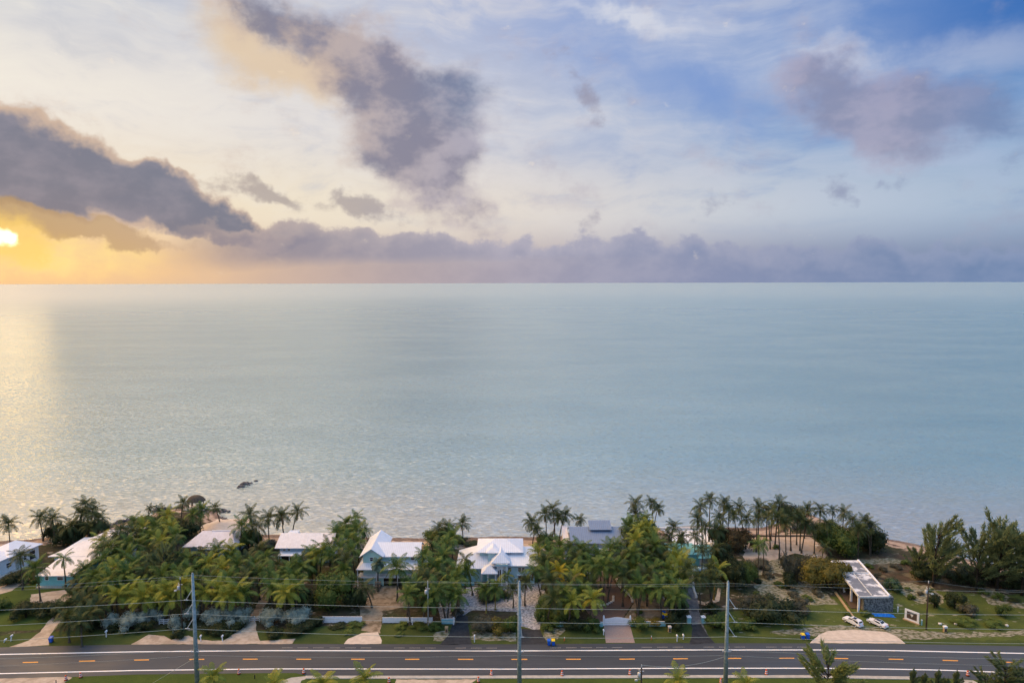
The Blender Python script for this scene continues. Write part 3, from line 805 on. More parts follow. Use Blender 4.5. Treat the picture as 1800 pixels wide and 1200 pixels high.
# ---- leafy crowns: many small leaf faces over uneven lobes, with a few limbs
def crown_mesh(seed, lobes, leaves, leaf, material, squash=0.8, flat=False, core=True):
    rnd = random.Random(seed)
    vs = []; fs = []
    L = []
    for i in range(lobes):
        a = rnd.uniform(0, 6.28); r = rnd.uniform(0.25, 0.78) if i else 0
        z = rnd.uniform(0.22, 0.70) if i else 0.62
        rad = rnd.uniform(0.24, 0.40) * (1.25 if i == 0 else 1)
        # lobes low down sit further out
        r *= 1.15 - 0.5 * z
        L.append((Vector((math.cos(a) * r, math.sin(a) * r, z)), rad))
    if core:
        ico = bmesh.new(); bmesh.ops.create_icosphere(ico, subdivisions=1, radius=1)
        iv = [v.co.copy() for v in ico.verts]; jf = [tuple(v.index for v in f.verts) for f in ico.faces]; ico.free()
        for c, rad in L:
            q = len(vs)
            vs += [Vector((c.x + v.x * rad * 0.72 * rnd.uniform(0.8, 1.1), c.y + v.y * rad * 0.72, c.z + v.z * rad * 0.6)) for v in iv]
            fs += [tuple(q + k for k in f) for f in jf]
    for i in range(leaves):
        c, rad = rnd.choice(L)
        n = Vector((rnd.gauss(0, 1), rnd.gauss(0, 1), rnd.gauss(0.25, 1))).normalized()
        p_ = c + Vector((n.x, n.y, n.z * 0.85)) * rad * rnd.choice((rnd.uniform(0.70, 1.02), rnd.uniform(0.9, 1.22)))
        if p_.z < 0.02: p_.z = rnd.uniform(0.02, 0.2)
        nn = (n + Vector((rnd.uniform(-.8, .8), rnd.uniform(-.8, .8), rnd.uniform(-.4, .9)))).normalized()
        t1 = nn.cross(Vector((rnd.uniform(-1, 1), rnd.uniform(-1, 1), 0.3))).normalized(); t2 = nn.cross(t1)
        s = leaf * rnd.uniform(0.6, 1.25)
        q = len(vs)
        vs += [p_ - t1 * s, p_ - t2 * s * 0.5, p_ + t1 * s, p_ + t2 * s * 0.5]
        fs.append((q, q + 1, q + 2, q + 3))
    me = bpy.data.meshes.new('crown'); me.from_pydata(vs, [], fs); me.materials.append(material); me.update()
    return me
CM = {}
def crown_of(kind, v, big):
    key = (kind, v, big)
    if key not in CM:
        if big: CM[key] = crown_mesh(v * 7 + 3, 15, 3600, 0.045, LM[kind])
        else: CM[key] = crown_mesh(v * 9 + 1, 8, 1300, 0.070, LM[kind])
    return CM[key]
TT = {}
def limbs_mesh(v):
    if v not in TT:
        rnd = random.Random(v * 3 + 1); bm = bmesh.new()
        tubes(bm, [Vector((0, 0, -0.02)), Vector((0.02, 0.01, 0.25)), Vector((0.0, 0.03, 0.55))], [0.055, 0.04, 0.028], 7)
        for i in range(5):
            a = i * 1.26 + rnd.uniform(-.3, .3); r = rnd.uniform(0.35, 0.55)
            tubes(bm, [Vector((0.01, 0.01, rnd.uniform(0.1, 0.3))), Vector((math.cos(a) * r * .5, math.sin(a) * r * .5, 0.38)), Vector((math.cos(a) * r, math.sin(a) * r, 0.58))], [0.03, 0.02, 0.008], 5)
        TT[v] = finish(bm, 'trunk', BARKD, True)
    return TT[v]
def scale_at(pt):
    "pixels of the 1800 px photograph per metre at a point"
    d = pt - Vector((0, 0, CAM_H))
    fwd = CROT @ Vector((0, 0, -1))
    return 1200.0 / d.dot(fwd)
rs = random.Random(77)
def bush(name, px, py, w, h, kind, label, cat='shrub', group=None, big=None, hm=None, squeeze=1.0):
    """leafy plant standing at ground pixel (px, py), about w x h pixels in the photograph"""
    base = G(px, py)
    sc = scale_at(base)
    W_ = w / sc; H_ = hm if hm else max(0.8, (h / sc - 0.36 * W_ * squeeze) / 0.9)
    base.y += W_ * 0.5 * squeeze * 0.75
    big = (W_ > 7) if big is None else big
    root = new_thing(name, label, cat, base, rs.uniform(0, 6.28) if squeeze == 1.0 else 0.0, group)
    v = rs.randint(0, 2)
    c = linkobj('crown', crown_of(kind, v, big), root)
    c.scale = (W_ * 0.50, W_ * 0.50 * squeeze, H_ * 0.95); 
    t = linkobj('trunk', limbs_mesh(rs.randint(0, 2)), root); t.scale = (W_ * 0.5, W_ * 0.5 * squeeze, H_ * 0.95)
    return root

# ---- casuarina: limbs swept one way with needle tufts
def casuarina_mesh(seed, sweep, kind, n_br, n_need, need=0.07, cone=False):
    rnd = random.Random(seed); bm = bmesh.new()
    vs = []; fs = []
    tubes(bm, [Vector((0, 0, -0.01)), Vector((0.01, 0, 0.4)), Vector((sweep * 0.2, 0, 0.85))], [0.022, 0.014, 0.004], 6)
    tips = []
    for i in range(n_br):
        z0 = rnd.uniform(0.10, 0.72); a = rnd.uniform(0, 6.28)
        ln = rnd.uniform(0.26, 0.56) * (1.25 - z0 * (1.15 if cone else 0.7))
        if cone: ln *= 0.55
        st_ = Vector((sweep * 0.1 * z0, 0, z0))
        d = Vector((math.cos(a) + sweep, math.sin(a), rnd.uniform(0.35, 0.95))).normalized()
        mid = st_ + d * ln * 0.55 + Vector((0, 0, 0.02)); end = st_ + d * ln + Vector((sweep * 0.07, 0, 0.06))
        tubes(bm, [st_, mid, end], [0.008, 0.005, 0.0015], 4)
        tips.append((st_, mid, end, d))
    for i in range(n_need):
        s0, m0, e0, d = rnd.choice(tips)
        t = rnd.uniform(0.25, 1.05)
        p_ = s0.lerp(m0, t / 0.55) if t < 0.55 else m0.lerp(e0, (t - 0.55) / 0.45)
        p_ = p_ + Vector((rnd.gauss(0, .013), rnd.gauss(0, .013), rnd.gauss(0, .012)))
        dd = (d + Vector((rnd.gauss(0, .42), rnd.gauss(0, .42), rnd.gauss(0.0, .4)))).normalized()
        s = need * rnd.uniform(0.6, 1.2)
        sd_ = dd.cross(Vector((rnd.uniform(-1, 1), rnd.uniform(-1, 1), rnd.uniform(-1, 1)))).normalized() * s * 0.13
        q = len(vs)
        vs += [p_ - sd_, p_ + sd_, p_ + dd * s]
        fs.append((q, q + 1, q + 2))
    cm = bpy.data.meshes.new('crown'); cm.from_pydata(vs, [], fs); cm.materials.append(LM[kind]); cm.update()
    return cm, finish(bm, 'trunk', BARKD, True)
CAS = {}
def casuarina(px, py, H, Wm, kind, v, label, sweep=0.5, cone=False, group=None, name='casuarina_tree', need=0.07):
    key = (kind, v, sweep, cone)
    if key not in CAS: CAS[key] = casuarina_mesh(v + 20, sweep, kind, 30, 4600 if not cone else 5000, need, cone)
    cm, tm = CAS[key]
    root = new_thing(name, label, 'tree', G(px, py), 0, group)
    for nme, mm in (('crown', cm), ('trunk', tm)):
        o = linkobj(nme, mm, root); o.scale = (Wm, Wm, H)
    return root
# ------------------------------------------------------------------ buildings
def metalroof(name, c, seam=0.55, var=0.08, dark=0.72):
    m, nt, p = mat(name)
    tcn = nt.n('ShaderNodeTexCoord'); pos = Sk(nt, tcn.outputs['Object'])
    g = nt.n('ShaderNodeNewGeometry')
    n = nt.noise(g.outputs['Position'], 0.8, 5, 0.65)
    x, y, z = nt.sep(pos)
    nn = nt.sep(Sk(nt, tcn.outputs['Normal']))
    # standing seams run down the slope: along y on slopes facing y, along x on slopes facing x
    fx = nt.math('GREATER_THAN', nt.math('ABSOLUTE', nn[0]), nt.math('ABSOLUTE', nn[1]))
    co = y * fx + x * (1.0 - fx)
    s = nt.math('ABSOLUTE', nt.math('FRACT', co / seam) - 0.5)
    line = nt.ss(s, 0.40, 0.47)
    base = nt.mix(nt.ss(n, 0.3, 0.7), tuple(v * (1 - var) for v in c) + (1,), c + (1,))
    nt.put(p.inputs['Base Color'], nt.mix(line * 0.7, base, tuple(v * dark for v in c) + (1,)))
    bb = nt.n('ShaderNodeBump'); bb.inputs['Distance'].default_value = 0.04; nt.put(bb.inputs['Height'], line); nt.link(bb.outputs[0], p.inputs['Normal'])
    p.inputs['Roughness'].default_value = 0.42; p.inputs['Specular IOR Level'].default_value = 0.45
    return m
def siding(name, c):
    m, nt, p = mat(name)
    g = nt.n('ShaderNodeNewGeometry'); pos = Sk(nt, g.outputs['Position'])
    n = nt.noise(pos, 0.9, 4, 0.6)
    s = nt.math('FRACT', nt.sep(pos)[2] / 0.24)
    line = nt.ss(s, 0.86, 0.95)
    base = nt.mix(nt.ss(n, 0.3, 0.7), tuple(v * 0.88 for v in c) + (1,), c + (1,))
    nt.put(p.inputs['Base Color'], nt.mix(line * 0.45, base, tuple(v * 0.5 for v in c) + (1,)))
    p.inputs['Roughness'].default_value = 0.6; p.inputs['Specular IOR Level'].default_value = 0.25
    return m
M['roof_white'] = metalroof('white metal roof', (0.74, 0.79, 0.88))
M['roof_soft'] = metalroof('white shingle roof', (0.62, 0.63, 0.72), 0.9, 0.2, 0.9)
M['roof_warm'] = metalroof('old white roof', (0.72, 0.72, 0.76), 1.1, 0.15, 0.93)
M['roof_grey'] = metalroof('blue grey metal roof', (0.20, 0.27, 0.40), 0.6, 0.12, 0.66)
M['mint'] = siding('mint siding', (0.52, 0.78, 0.71)); M['blue'] = siding('pale blue siding', (0.44, 0.66, 0.73))
M['blue2'] = siding('sky blue wall', (0.40, 0.60, 0.76)); M['turq'] = siding('turquoise wall', (0.24, 0.60, 0.62))
M['whitewall'] = siding('white wall', (0.70, 0.74, 0.78)); M['tealwall'] = plain('teal wall', (0.24, 0.52, 0.58), 0.7)
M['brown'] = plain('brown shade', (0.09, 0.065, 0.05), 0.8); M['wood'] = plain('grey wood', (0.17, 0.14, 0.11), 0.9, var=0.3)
M['stainwhite'] = noisy('stained white roof slab', (0.66, 0.68, 0.72), (0.17, 0.19, 0.23), 0.22, rough=0.8, det=5, lo=0.44, hi=0.52)
M['stone'] = noisy('rough stone facing', (0.07, 0.075, 0.075), (0.27, 0.29, 0.29), 2.6, bump=0.12, det=7, lo=0.35, hi=0.68)
M['steel'] = noisy('galvanised steel', (0.20, 0.27, 0.29), (0.34, 0.42, 0.44), 2.0, rough=0.5, spec=0.4)
M['wire'] = plain('wire', (0.42, 0.47, 0.42), 0.5, 0.4); M['polewood'] = plain('brown pole', (0.085, 0.062, 0.045), 0.9, var=0.3)
M['greypole'] = plain('concrete pole', (0.34, 0.35, 0.34), 0.8)
M['orange'] = plain('orange plastic', (0.78, 0.13, 0.035), 0.5); M['bluep'] = plain('blue plastic', (0.015, 0.12, 0.60), 0.45)
M['yellowp'] = plain('yellow plastic', (0.78, 0.55, 0.02), 0.45); M['black'] = plain('black rubber', (0.02, 0.02, 0.02), 0.8)
M['tan'] = plain('tan box', (0.42, 0.30, 0.17), 0.7); M['tarp'] = plain('blue tarp', (0.01, 0.17, 0.62), 0.5, var=0.3)
M['carwhite'] = plain('white car paint', (0.74, 0.76, 0.80), 0.25, 0.5, var=0.03)
M['thatch'] = noisy('thatch', (0.060, 0.050, 0.040), (0.115, 0.095, 0.07), 2.5, bump=0.15, det=6)
M['rock'] = noisy('dark rock', (0.06, 0.06, 0.065), (0.17, 0.16, 0.16), 0.8, bump=0.2)
M['palerock'] = noisy('pale rock', (0.55, 0.54, 0.52), (0.70, 0.68, 0.64), 1.2, bump=0.1)

def mesh_of(name, vs, fs, material, parent, smooth=False, loc=None):
    bm = bmesh.new()
    bv = [bm.verts.new(v) for v in vs]
    for f in fs: bm.faces.new([bv[i] for i in f])
    me = finish(bm, name, material, smooth)
    o = linkobj(name, me, parent)
    if loc is not None: o.location = loc
    return o
BOXF = [(0, 3, 2, 1), (4, 5, 6, 7), (0, 1, 5, 4), (1, 2, 6, 5), (2, 3, 7, 6), (3, 0, 4, 7)]
def boxv(x0, x1, y0, y1, z0, z1):
    return [(x0, y0, z0), (x1, y0, z0), (x1, y1, z0), (x0, y1, z0), (x0, y0, z1), (x1, y0, z1), (x1, y1, z1), (x0, y1, z1)]
def box(name, x0, x1, y0, y1, z0, z1, material, parent):
    return mesh_of(name, boxv(x0, x1, y0, y1, z0, z1), BOXF, material, parent)
def boxes(name, lst, material, parent):
    vs = []; fs = []
    for b in lst:
        q = len(vs); vs += boxv(*b); fs += [tuple(q + i for i in f) for f in BOXF]
    return mesh_of(name, vs, fs, material, parent)
def window(parent, x, z, y, w=1.0, h=1.1, side='f', fm=None, pm=None):
    "framed window on a wall facing -y (f), +x (r) or -x (l)"
    t = 0.1; fm = fm or M['white']; pm = pm or M['glass']
    if side == 'f':
        L = [(x - w/2 - t, x - w/2, y - .07, y + .03, z, z + h), (x + w/2, x + w/2 + t, y - .07, y + .03, z, z + h), (x - w/2 - t, x + w/2 + t, y - .072, y + .03, z - t, z), (x - w/2 - t, x + w/2 + t, y - .072, y + .03, z + h, z + h + t),
             (x - w/2, x + w/2, y - .06, y - .02, z + h * .48, z + h * .53)]
        f = boxes('window', L, fm, parent)
        box('pane', x - w/2, x + w/2, y - .02, y + .01, z, z + h, pm, f)
    else:
        s = 1 if side == 'r' else -1
        L = [(y - .03, y + .07, x - w/2 - t, x - w/2, z, z + h), (y - .03, y + .07, x + w/2, x + w/2 + t, z, z + h), (y - .03, y + .072, x - w/2 - t, x + w/2 + t, z - t, z), (y - .03, y + .072, x - w/2 - t, x + w/2 + t, z + h, z + h + t)]
        if s < 0: L = [(2 * y - b, 2 * y - a, c, d, e, f_) for a, b, c, d, e, f_ in L]
        f = boxes('window', L, fm, parent)
        box('pane', min(y, y + s * .02), max(y, y + s * .02), x - w/2, x + w/2, z, z + h, pm, f)
    return f
def gable(name, x0, x1, y0, y1, zE, zR, axis, material, parent, ov=0.5, th=0.18, rpos=0.5):
    "gabled roof slabs; axis 'x' runs the ridge along x"
    if axis == 'x':
        a0, a1, b0, b1 = x0 - ov, x1 + ov, y0 - ov, y1 + ov
        rm = b0 + (b1 - b0) * rpos
        prof = [(b0, zE), (rm, zR), (b1, zE), (b1, zE - th), (rm, zR - th), (b0, zE - th)]
        vs = [(a0, b, z) for b, z in prof] + [(a1, b, z) for b, z in prof]
    else:
        a0, a1, b0, b1 = y0 - ov, y1 + ov, x0 - ov, x1 + ov
        rm = b0 + (b1 - b0) * rpos
        prof = [(b0, zE), (rm, zR), (b1, zE), (b1, zE - th), (rm, zR - th), (b0, zE - th)]
        vs = [(b, a0, z) for b, z in prof] + [(b, a1, z) for b, z in prof]
    fs = [(0, 1, 7, 6), (1, 2, 8, 7), (2, 3, 9, 8), (3, 4, 10, 9), (4, 5, 11, 10), (5, 0, 6, 11), (0, 5, 4, 1), (1, 4, 3, 2), (6, 7, 10, 11), (7, 8, 9, 10)]
    return mesh_of(name, vs, fs, material, parent)
def hip(name, x0, x1, y0, y1, zE, zR, material, parent, ov=0.5, th=0.16, inset=None, axis=None, e0=True, e1=True):
    x0 -= ov; x1 += ov; y0 -= ov; y1 += ov
    w, d = x1 - x0, y1 - y0
    axis = axis or ('x' if w >= d else 'y')
    i = inset if inset is not None else min(w, d) / 2 * 0.98
    if axis == 'x': r = [(x0 + (i if e0 else 0), (y0 + y1) / 2, zR), (x1 - (i if e1 else 0), (y0 + y1) / 2, zR)]
    else: r = [((x0 + x1) / 2, y0 + (i if e0 else 0), zR), ((x0 + x1) / 2, y1 - (i if e1 else 0), zR)]
    vs = [(x0, y0, zE), (x1, y0, zE), (x1, y1, zE), (x0, y1, zE)] + r + [(x0, y0, zE - th), (x1, y0, zE - th), (x1, y1, zE - th), (x0, y1, zE - th)]
    if axis == 'x': top = [(0, 1, 5, 4), (1, 2, 5), (2, 3, 4, 5), (3, 0, 4)]
    else: top = [(0, 1, 4), (1, 2, 5, 4), (2, 3, 5), (3, 0, 4, 5)]
    fs = top + [(0, 6, 7, 1), (1, 7, 8, 2), (2, 8, 9, 3), (3, 9, 6, 0), (6, 9, 8, 7)]
    return mesh_of(name, vs, fs, material, parent)
def gwall(name, x0, x1, y0, y1, z0, zE, zR, axis, material, parent):
    "walls with gable ends under a gabled roof"
    if axis == 'x':
        ym = (y0 + y1) / 2
        pr = [(y0, z0), (y1, z0), (y1, zE), (ym, zR), (y0, zE)]
        vs = [(x0, a, b) for a, b in pr] + [(x1, a, b) for a, b in pr]
    else:
        xm = (x0 + x1) / 2
        pr = [(x0, z0), (x1, z0), (x1, zE), (xm, zR), (x0, zE)]
        vs = [(a, y0, b) for a, b in pr] + [(a, y1, b) for a, b in pr]
    fs = [(0, 1, 2, 3, 4), (9, 8, 7, 6, 5)] + [(i, (i + 1) % 5, 5 + (i + 1) % 5, 5 + i) for i in range(5)]
    return mesh_of(name, vs, fs, material, parent)
def railing(parent, x0, x1, y, z, n=None, h=1.0, mtl=None):
    n = n or max(3, int(abs(x1 - x0) / 0.35))
    L = [(x0, x1, y - .03, y + .03, z + h - .07, z + h), (x0, x1, y - .02, y + .02, z + .08, z + .14)]
    for i in range(n + 1):
        x = x0 + (x1 - x0) * i / n
        L.append((x - .035, x + .035, y - .025, y + .025, z + .14, z + h - .07))
    return boxes('railing', L, mtl or M['white'], parent)

# mint green two storey house on posts
o = new_thing('beach_house', 'mint green two storey house with white metal gable roofs and a railed deck', 'house', G(627, 1030))
gwall('wall', 1.6, 6.6, 1.6, 14.5, 0.0, 8.6, 10.4, 'y', M['mint'], o)
box('wall', 6.6, 17.0, 3.2, 10.5, 2.6, 7.7, M['mint'], o)
gable('roof', 1.6, 6.6, 1.6, 14.8, 8.2, 10.55, 'y', M['roof_white'], o, 0.9)
gable('roof', 4.2, 17.0, 2.7, 10.7, 7.75, 10.2, 'x', M['roof_white'], o, 0.7, rpos=0.5)
mesh_of('porch_roof', [(0.0, -0.4, 5.0), (17.6, -0.4, 5.0), (17.0, 3.25, 6.3), (1.55, 1.65, 6.2), (0.0, 12.0, 5.0), (1.55, 12.0, 6.2), (0.0, -0.4, 4.85), (17.6, -0.4, 4.85), (17.6, 3.2, 4.85), (0.0, 12.0, 4.85), (1.5, 12, 4.85), (6.62, 1.65, 6.2), (6.62, 3.24, 6.3)],
        [(0, 1, 2, 12, 11, 3), (0, 3, 5, 4), (0, 6, 7, 1), (0, 4, 9, 6), (1, 7, 8, 2)], M['roof_white'], o)
box('deck', 0.3, 17.0, -0.1, 3.2, 2.45, 2.65, M['white'], o)
box('wall', 1.7, 16.8, 2.4, 10.2, 2.66, 4.9, M['mint'], o)
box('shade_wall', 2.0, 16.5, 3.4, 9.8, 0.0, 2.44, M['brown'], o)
railing(o, 0.3, 17.0, -0.05, 2.66, 46)
for x in (0.35, 5.6, 11.5, 16.9):
    box('column', x - .1, x + .1, -0.14, 0.06, 0.0, 4.9, M['white'], o)
for x in (4.9, 7.3): box('support', x - .2, x + .2, 0.3, 0.7, 0.0, 2.44, M['mint'], o)
box('stair_wall', 4.9, 7.2, 0.8, 2.2, 0, 2.44, M['mint'], o)
window(o, 4.0, 6.7, 1.6, 0.85, 1.0); window(o, 15.4, 6.35, 3.2, 0.95, 0.9)
window(o, 4.1, 3.2, 2.4, 0.85, 1.3); window(o, 12.5, 3.2, 2.4, 0.9, 1.2)
window(o, 2.6, 3.0, 2.39, 0.9, 1.7)
v_ = mesh_of('attic_vent', [(3.85, 1.52, 9.2), (4.35, 1.52, 9.2), (4.35, 1.52, 9.7), (3.85, 1.52, 9.7), (3.85, 1.6, 9.2), (4.35, 1.6, 9.2), (4.35, 1.6, 9.7), (3.85, 1.6, 9.7)], BOXF, M['offwhite'], o)
box('stair', 5.3, 6.9, -3.2, -0.2, 0.0, 0.35, M['wood'], o); box('stair', 5.3, 6.9, -2.2, -0.2, 0.35, 0.9, M['wood'], o); box('stair', 5.3, 6.9, -1.2, -0.2, 0.9, 1.6, M['wood'], o)
hip('side_roof', 17.9, 19.6, 4.0, 10.5, 4.4, 4.6, M['roof_white'], o, 0.3)

# big pale blue house with stacked hip roofs
o = new_thing('villa', 'large pale blue house with stacked white hipped metal roofs and a columned entrance', 'house', G(801, 1030))
# local x: 0 at px 801 (6.25 px/m)
box('wall', 1.0, 12.0, 3.0, 14.5, 0, 4.1, M['blue'], o)
box('wall', 11.5, 22.2, 1.6, 14.0, 0, 5.6, M['blue'], o)
box('wall', 6.5, 19.0, 5.5, 15.0, 4.0, 8.0, M['blue'], o)
hip('roof', 0.6, 12.2, 3.0, 15.0, 4.2, 8.0, M['roof_white'], o, 0.8, inset=5.4)
hip('roof', 10.2, 22.4, 1.6, 14.2, 5.6, 8.2, M['roof_white'], o, 0.9, inset=5.5, axis='x', e1=True)
hip('roof', 6.4, 18.4, 5.2, 14.5, 8.0, 10.0, M['roof_white'], o, 0.8, inset=5.2, axis='x')
hip('roof', 10.6, 14.8, 0.8, 10.0, 6.6, 8.9, M['roof_white'], o, 0.6, inset=2.4, axis='y', e1=False)
hip('roof', 8.9, 12.0, 3.6, 9.2, 8.4, 9.4, M['roof_white'], o, 0.5, inset=1.8, axis='y', e1=False)
box('tower_wall', 9.0, 11.9, 3.9, 8.0, 4.2, 8.35, M['blue'], o)
hip('porch_roof', 7.7, 11.4, -0.6, 3.2, 4.1, 5.9, M['roof_white'], o, 0.5, inset=2.0)
for x in (9.1, 11.25, 13.0, 14.4):
    z1 = 4.0 if x < 12 else 6.5
    box('column', x - .2, x + .2, -0.4, 0.0, 0, z1, M['white'], o)
box('entrance', 11.6, 14.2, 1.4, 1.58, 0, 5.2, M['white'], o)
box('door', 12.4, 13.4, 1.32, 1.39, 0.3, 4.2, M['brown'], o)
box('door', 11.75, 12.1, 1.32, 1.39, 0.5, 3.9, M['glass'], o); box('door', 13.65, 14.0, 1.32, 1.39, 0.5, 3.9, M['glass'], o)
box('beam', 11.4, 14.7, -0.5, -0.3, 6.0, 6.5, M['blue'], o)
window(o, 18.0, 3.6, 1.6, 0.8, 1.1); window(o, 19.0, 3.6, 1.6, 0.8, 1.1)
window(o, 16.8, 0.9, 1.6, 0.6, 0.6)
box('garage_door', 17.6, 21.0, 1.5, 1.585, 0, 2.4, M['brown'], o); box('garage_trim', 17.2, 21.4, 1.3, 1.59, 2.45, 2.75, M['white'], o)
window(o, 15.4, 6.9, 5.5, 0.8, 0.7); window(o, 15.2, 3.6, 1.6, 0.9, 1.1)
window(o, 4.6, 1.8, 3.0, 0.9, 1.0); box('garden_wall', 1.0, 5.2, 0.6, 0.8, 0, 0.9, M['tealwall'], o)
box('corner_trim', 7.0, 7.25, 2.9, 3.0, 0, 4.1, M['white'], o); box('shutter', 7.6, 9.0, 2.92, 2.99, 0.4, 3.6, M['tealwall'], o)
box('terrace_slab', 7.0, 15.5, -1.2, 1.6, 0.0, 0.35, M['concrete'], o)

# pale blue long house, left
o = new_thing('beach_house', 'low pale blue house with a wide white hipped roof, near the thatched hut', 'house', G(322, 982))
box('wall', 1.0, 15.0, 3.0, 12.0, 0, 3.3, M['blue2'], o)
box('wall', 4.6, 14.0, 1.6, 4.0, 0, 2.7, M['blue2'], o)
hip('roof', 0.2, 15.2, 1.6, 13.0, 3.5, 6.3, M['roof_soft'], o, 0.7, inset=3.6, axis='x')
mesh_of('porch_roof', [(4.2, 0.3, 3.0), (14.8, 0.3, 3.0), (15.3, 2.2, 3.72), (3.7, 2.2, 3.72), (4.2, 0.3, 2.85), (14.8, 0.3, 2.85), (15.3, 2.2, 3.5), (3.7, 2.2, 3.5)], BOXF, M['roof_soft'], o)
box('ridge_panel', 6.0, 12.0, 7.15, 7.45, 6.31, 6.42, M['white'], o)
window(o, 7.2, 1.2, 1.6, 0.9, 0.9); window(o, 11.5, 1.2, 1.6, 0.9, 0.9)
box('post', 14.3, 14.5, 0.7, 0.9, 0, 2.85, M['white'], o)

# pale blue house, right
o = new_thing('beach_house', 'pale blue house with a long weathered white roof and a dark eave gap', 'house', G(480, 996))
box('wall', 1.0, 16.0, 3.4, 13.0, 0, 4.6, M['blue2'], o)
gable('roof', 0.3, 16.6, 2.8, 14.0, 4.9, 7.4, 'x', M['roof_warm'], o, 0.5)
mesh_of('porch_roof', [(1.2, 0.9, 3.1), (8.2, 0.9, 3.1), (8.2, 3.3, 3.5), (1.2, 3.3, 3.5), (1.2, 0.9, 2.95), (8.2, 0.9, 2.95), (8.2, 3.3, 3.35), (1.2, 3.3, 3.35)], BOXF, M['white'], o)
for x in (2.4, 3.8, 10.5, 14.6): window(o, x, 3.7, 3.4, 0.8, 0.5)
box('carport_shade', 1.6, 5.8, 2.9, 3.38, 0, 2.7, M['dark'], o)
for x in (1.4, 4.6, 7.9): box('post', x - .08, x + .08, 1.0, 1.16, 0, 2.95, M['white'], o)
mesh_of('side_roof', [(17.2, 2.6, 3.0), (19.6, 3.6, 2.8), (20.4, 14.0, 3.4), (17.4, 14.0, 5.0), (17.2, 2.6, 2.85), (19.6, 3.6, 2.65), (20.4, 14.0, 3.25), (17.4, 14.0, 4.85)], BOXF, M['roof_soft'], o)
box('wall', 17.3, 19.4, 3.8, 13.6, 0, 2.8, M['blue2'], o)
box('chimney_block', 0.6, 3.4, 12.0, 15.0, 0, 5.6, M['blue'], o); box('block_cap', 0.4, 3.6, 11.8, 15.2, 5.6, 5.75, M['white'], o)

# grey roofed house near the beach
o = new_thing('beach_house', 'house with a blue grey standing seam metal roof and a raised ridge dormer', 'house', G(1003, 985))
box('wall', 0.6, 17.2, 1.0, 11.0, 0, 5.2, M['offwhite'], o)
gable('roof', 0.4, 17.6, 0.6, 12.4, 5.4, 8.4, 'x', M['roof_grey'], o, 0.5)
mesh_of('dormer_roof', [(6.2, 4.2, 8.2), (13.2, 4.2, 8.2), (13.2, 8.0, 9.9), (6.2, 8.0, 9.9), (6.2, 4.2, 8.0), (13.2, 4.2, 8.0), (13.2, 8.0, 9.7), (6.2, 8.0, 9.7)], BOXF, M['roof_grey'], o)
box('dormer_wall', 6.6, 12.8, 4.9, 7.6, 7.0, 8.2, M['dark'], o)
mesh_of('side_roof', [(-2.0, 0.4, 4.6), (-0.2, 0.4, 5.2), (-0.2, 13.0, 6.4), (-1.8, 13.0, 6.2), (-2.0, 0.4, 4.4), (-0.2, 0.4, 5.0), (-0.2, 13.0, 6.2), (-1.8, 13.0, 6.0)], BOXF, M['roof_soft'], o)
box('wall', -1.8, 0.5, 0.8, 12.0, 0, 4.4, M['offwhite'], o)
box('porch_slab', 8.6, 12.2, -1.4, 0.4, 3.6, 3.8, M['white'], o)
window(o, 4.0, 2.2, 1.0); window(o, 8.0, 2.2, 1.0); window(o, 13.5, 2.2, 1.0)
for x in (8.8, 12.0): box('post', x - .1, x + .1, -1.2, -1.0, 0, 3.6, M['white'], o)

# low turquoise house
o = new_thing('beach_house', 'low turquoise house half hidden by palms, with a pale blue garage door', 'house', G(1183, 1000))
box('wall', 0.0, 13.0, 2.4, 10.0, 0, 3.6, M['turq'], o)
mesh_of('roof', boxv(-0.3, 8.4, 1.8, 10.6, 3.6, 3.85), BOXF, M['turq'], o)
mesh_of('roof', [(7.6, 0.6, 3.1), (13.4, 0.6, 3.1), (13.4, 9.0, 3.9), (7.6, 9.0, 3.9), (7.6, 0.6, 2.9), (13.4, 0.6, 2.9), (13.4, 9.0, 3.7), (7.6, 9.0, 3.7)], BOXF, M['turq'], o)
gd = box('garage_door', 8.4, 11.4, 2.25, 2.39, 0, 2.7, M['blue2'], o)
for i in range(4): box('door_panel', 8.6 + i * 0.7, 9.2 + i * 0.7, 2.19, 2.25, 0.3, 2.4, M['whitewall'], gd)
window(o, 2.6, 1.3, 2.4, 1.0, 1.0); window(o, 5.4, 1.3, 2.4, 1.0, 1.0)
o = new_thing('terrace_wall', 'long low white retaining wall edging the beach terrace behind the turquoise house', 'wall', G(1160, 931))
box('parapet', 0, 20, 0, 0.3, 0, 0.7, M['offwhite'], o); box('coping', -0.1, 20.1, -0.08, 0.38, 0.7, 0.8, M['white'], o)

# oriented buildings at the left
def oriented(name, label, A, B_, cat='house'):
    a = G(*A); b = G(*B_)
    o = new_thing(name, label, cat, a, math.atan2(b.y - a.y, b.x - a.x))
    return o, (b - a).length
# far left white house seen from its long right side
o = new_thing('beach_house', 'white house with a pale hipped metal roof at the far left by the beach', 'house', G(4, 1012), math.atan2(19.0, 4.5))
box('wall', -8.0, 12.0, 0.0, 9.0, 0, 4.6, M['whitewall'], o)
hip('roof', 2.5, 12.3, 0.0, 9.0, 4.9, 7.2, M['roof_white'], o, 0.7, inset=4.6, axis='x')
hip('roof', -8.5, 5.5, 0.4, 10.5, 4.75, 6.6, M['roof_white'], o, 0.7, inset=4.6, axis='x')

window(o, 9.8, 1.2, 0.0, 1.9, 2.6); window(o, 7.4, 2.0, 0.0, 0.8, 1.4); window(o, 2.2, 1.8, 0.0, 1.6, 1.3); window(o, -4.0, 1.8, 0.0, 1.6, 1.3)
box('carport_slab', -3.0, 7.0, -1.6, -0.05, 0.0, 0.5, M['concrete'], o)
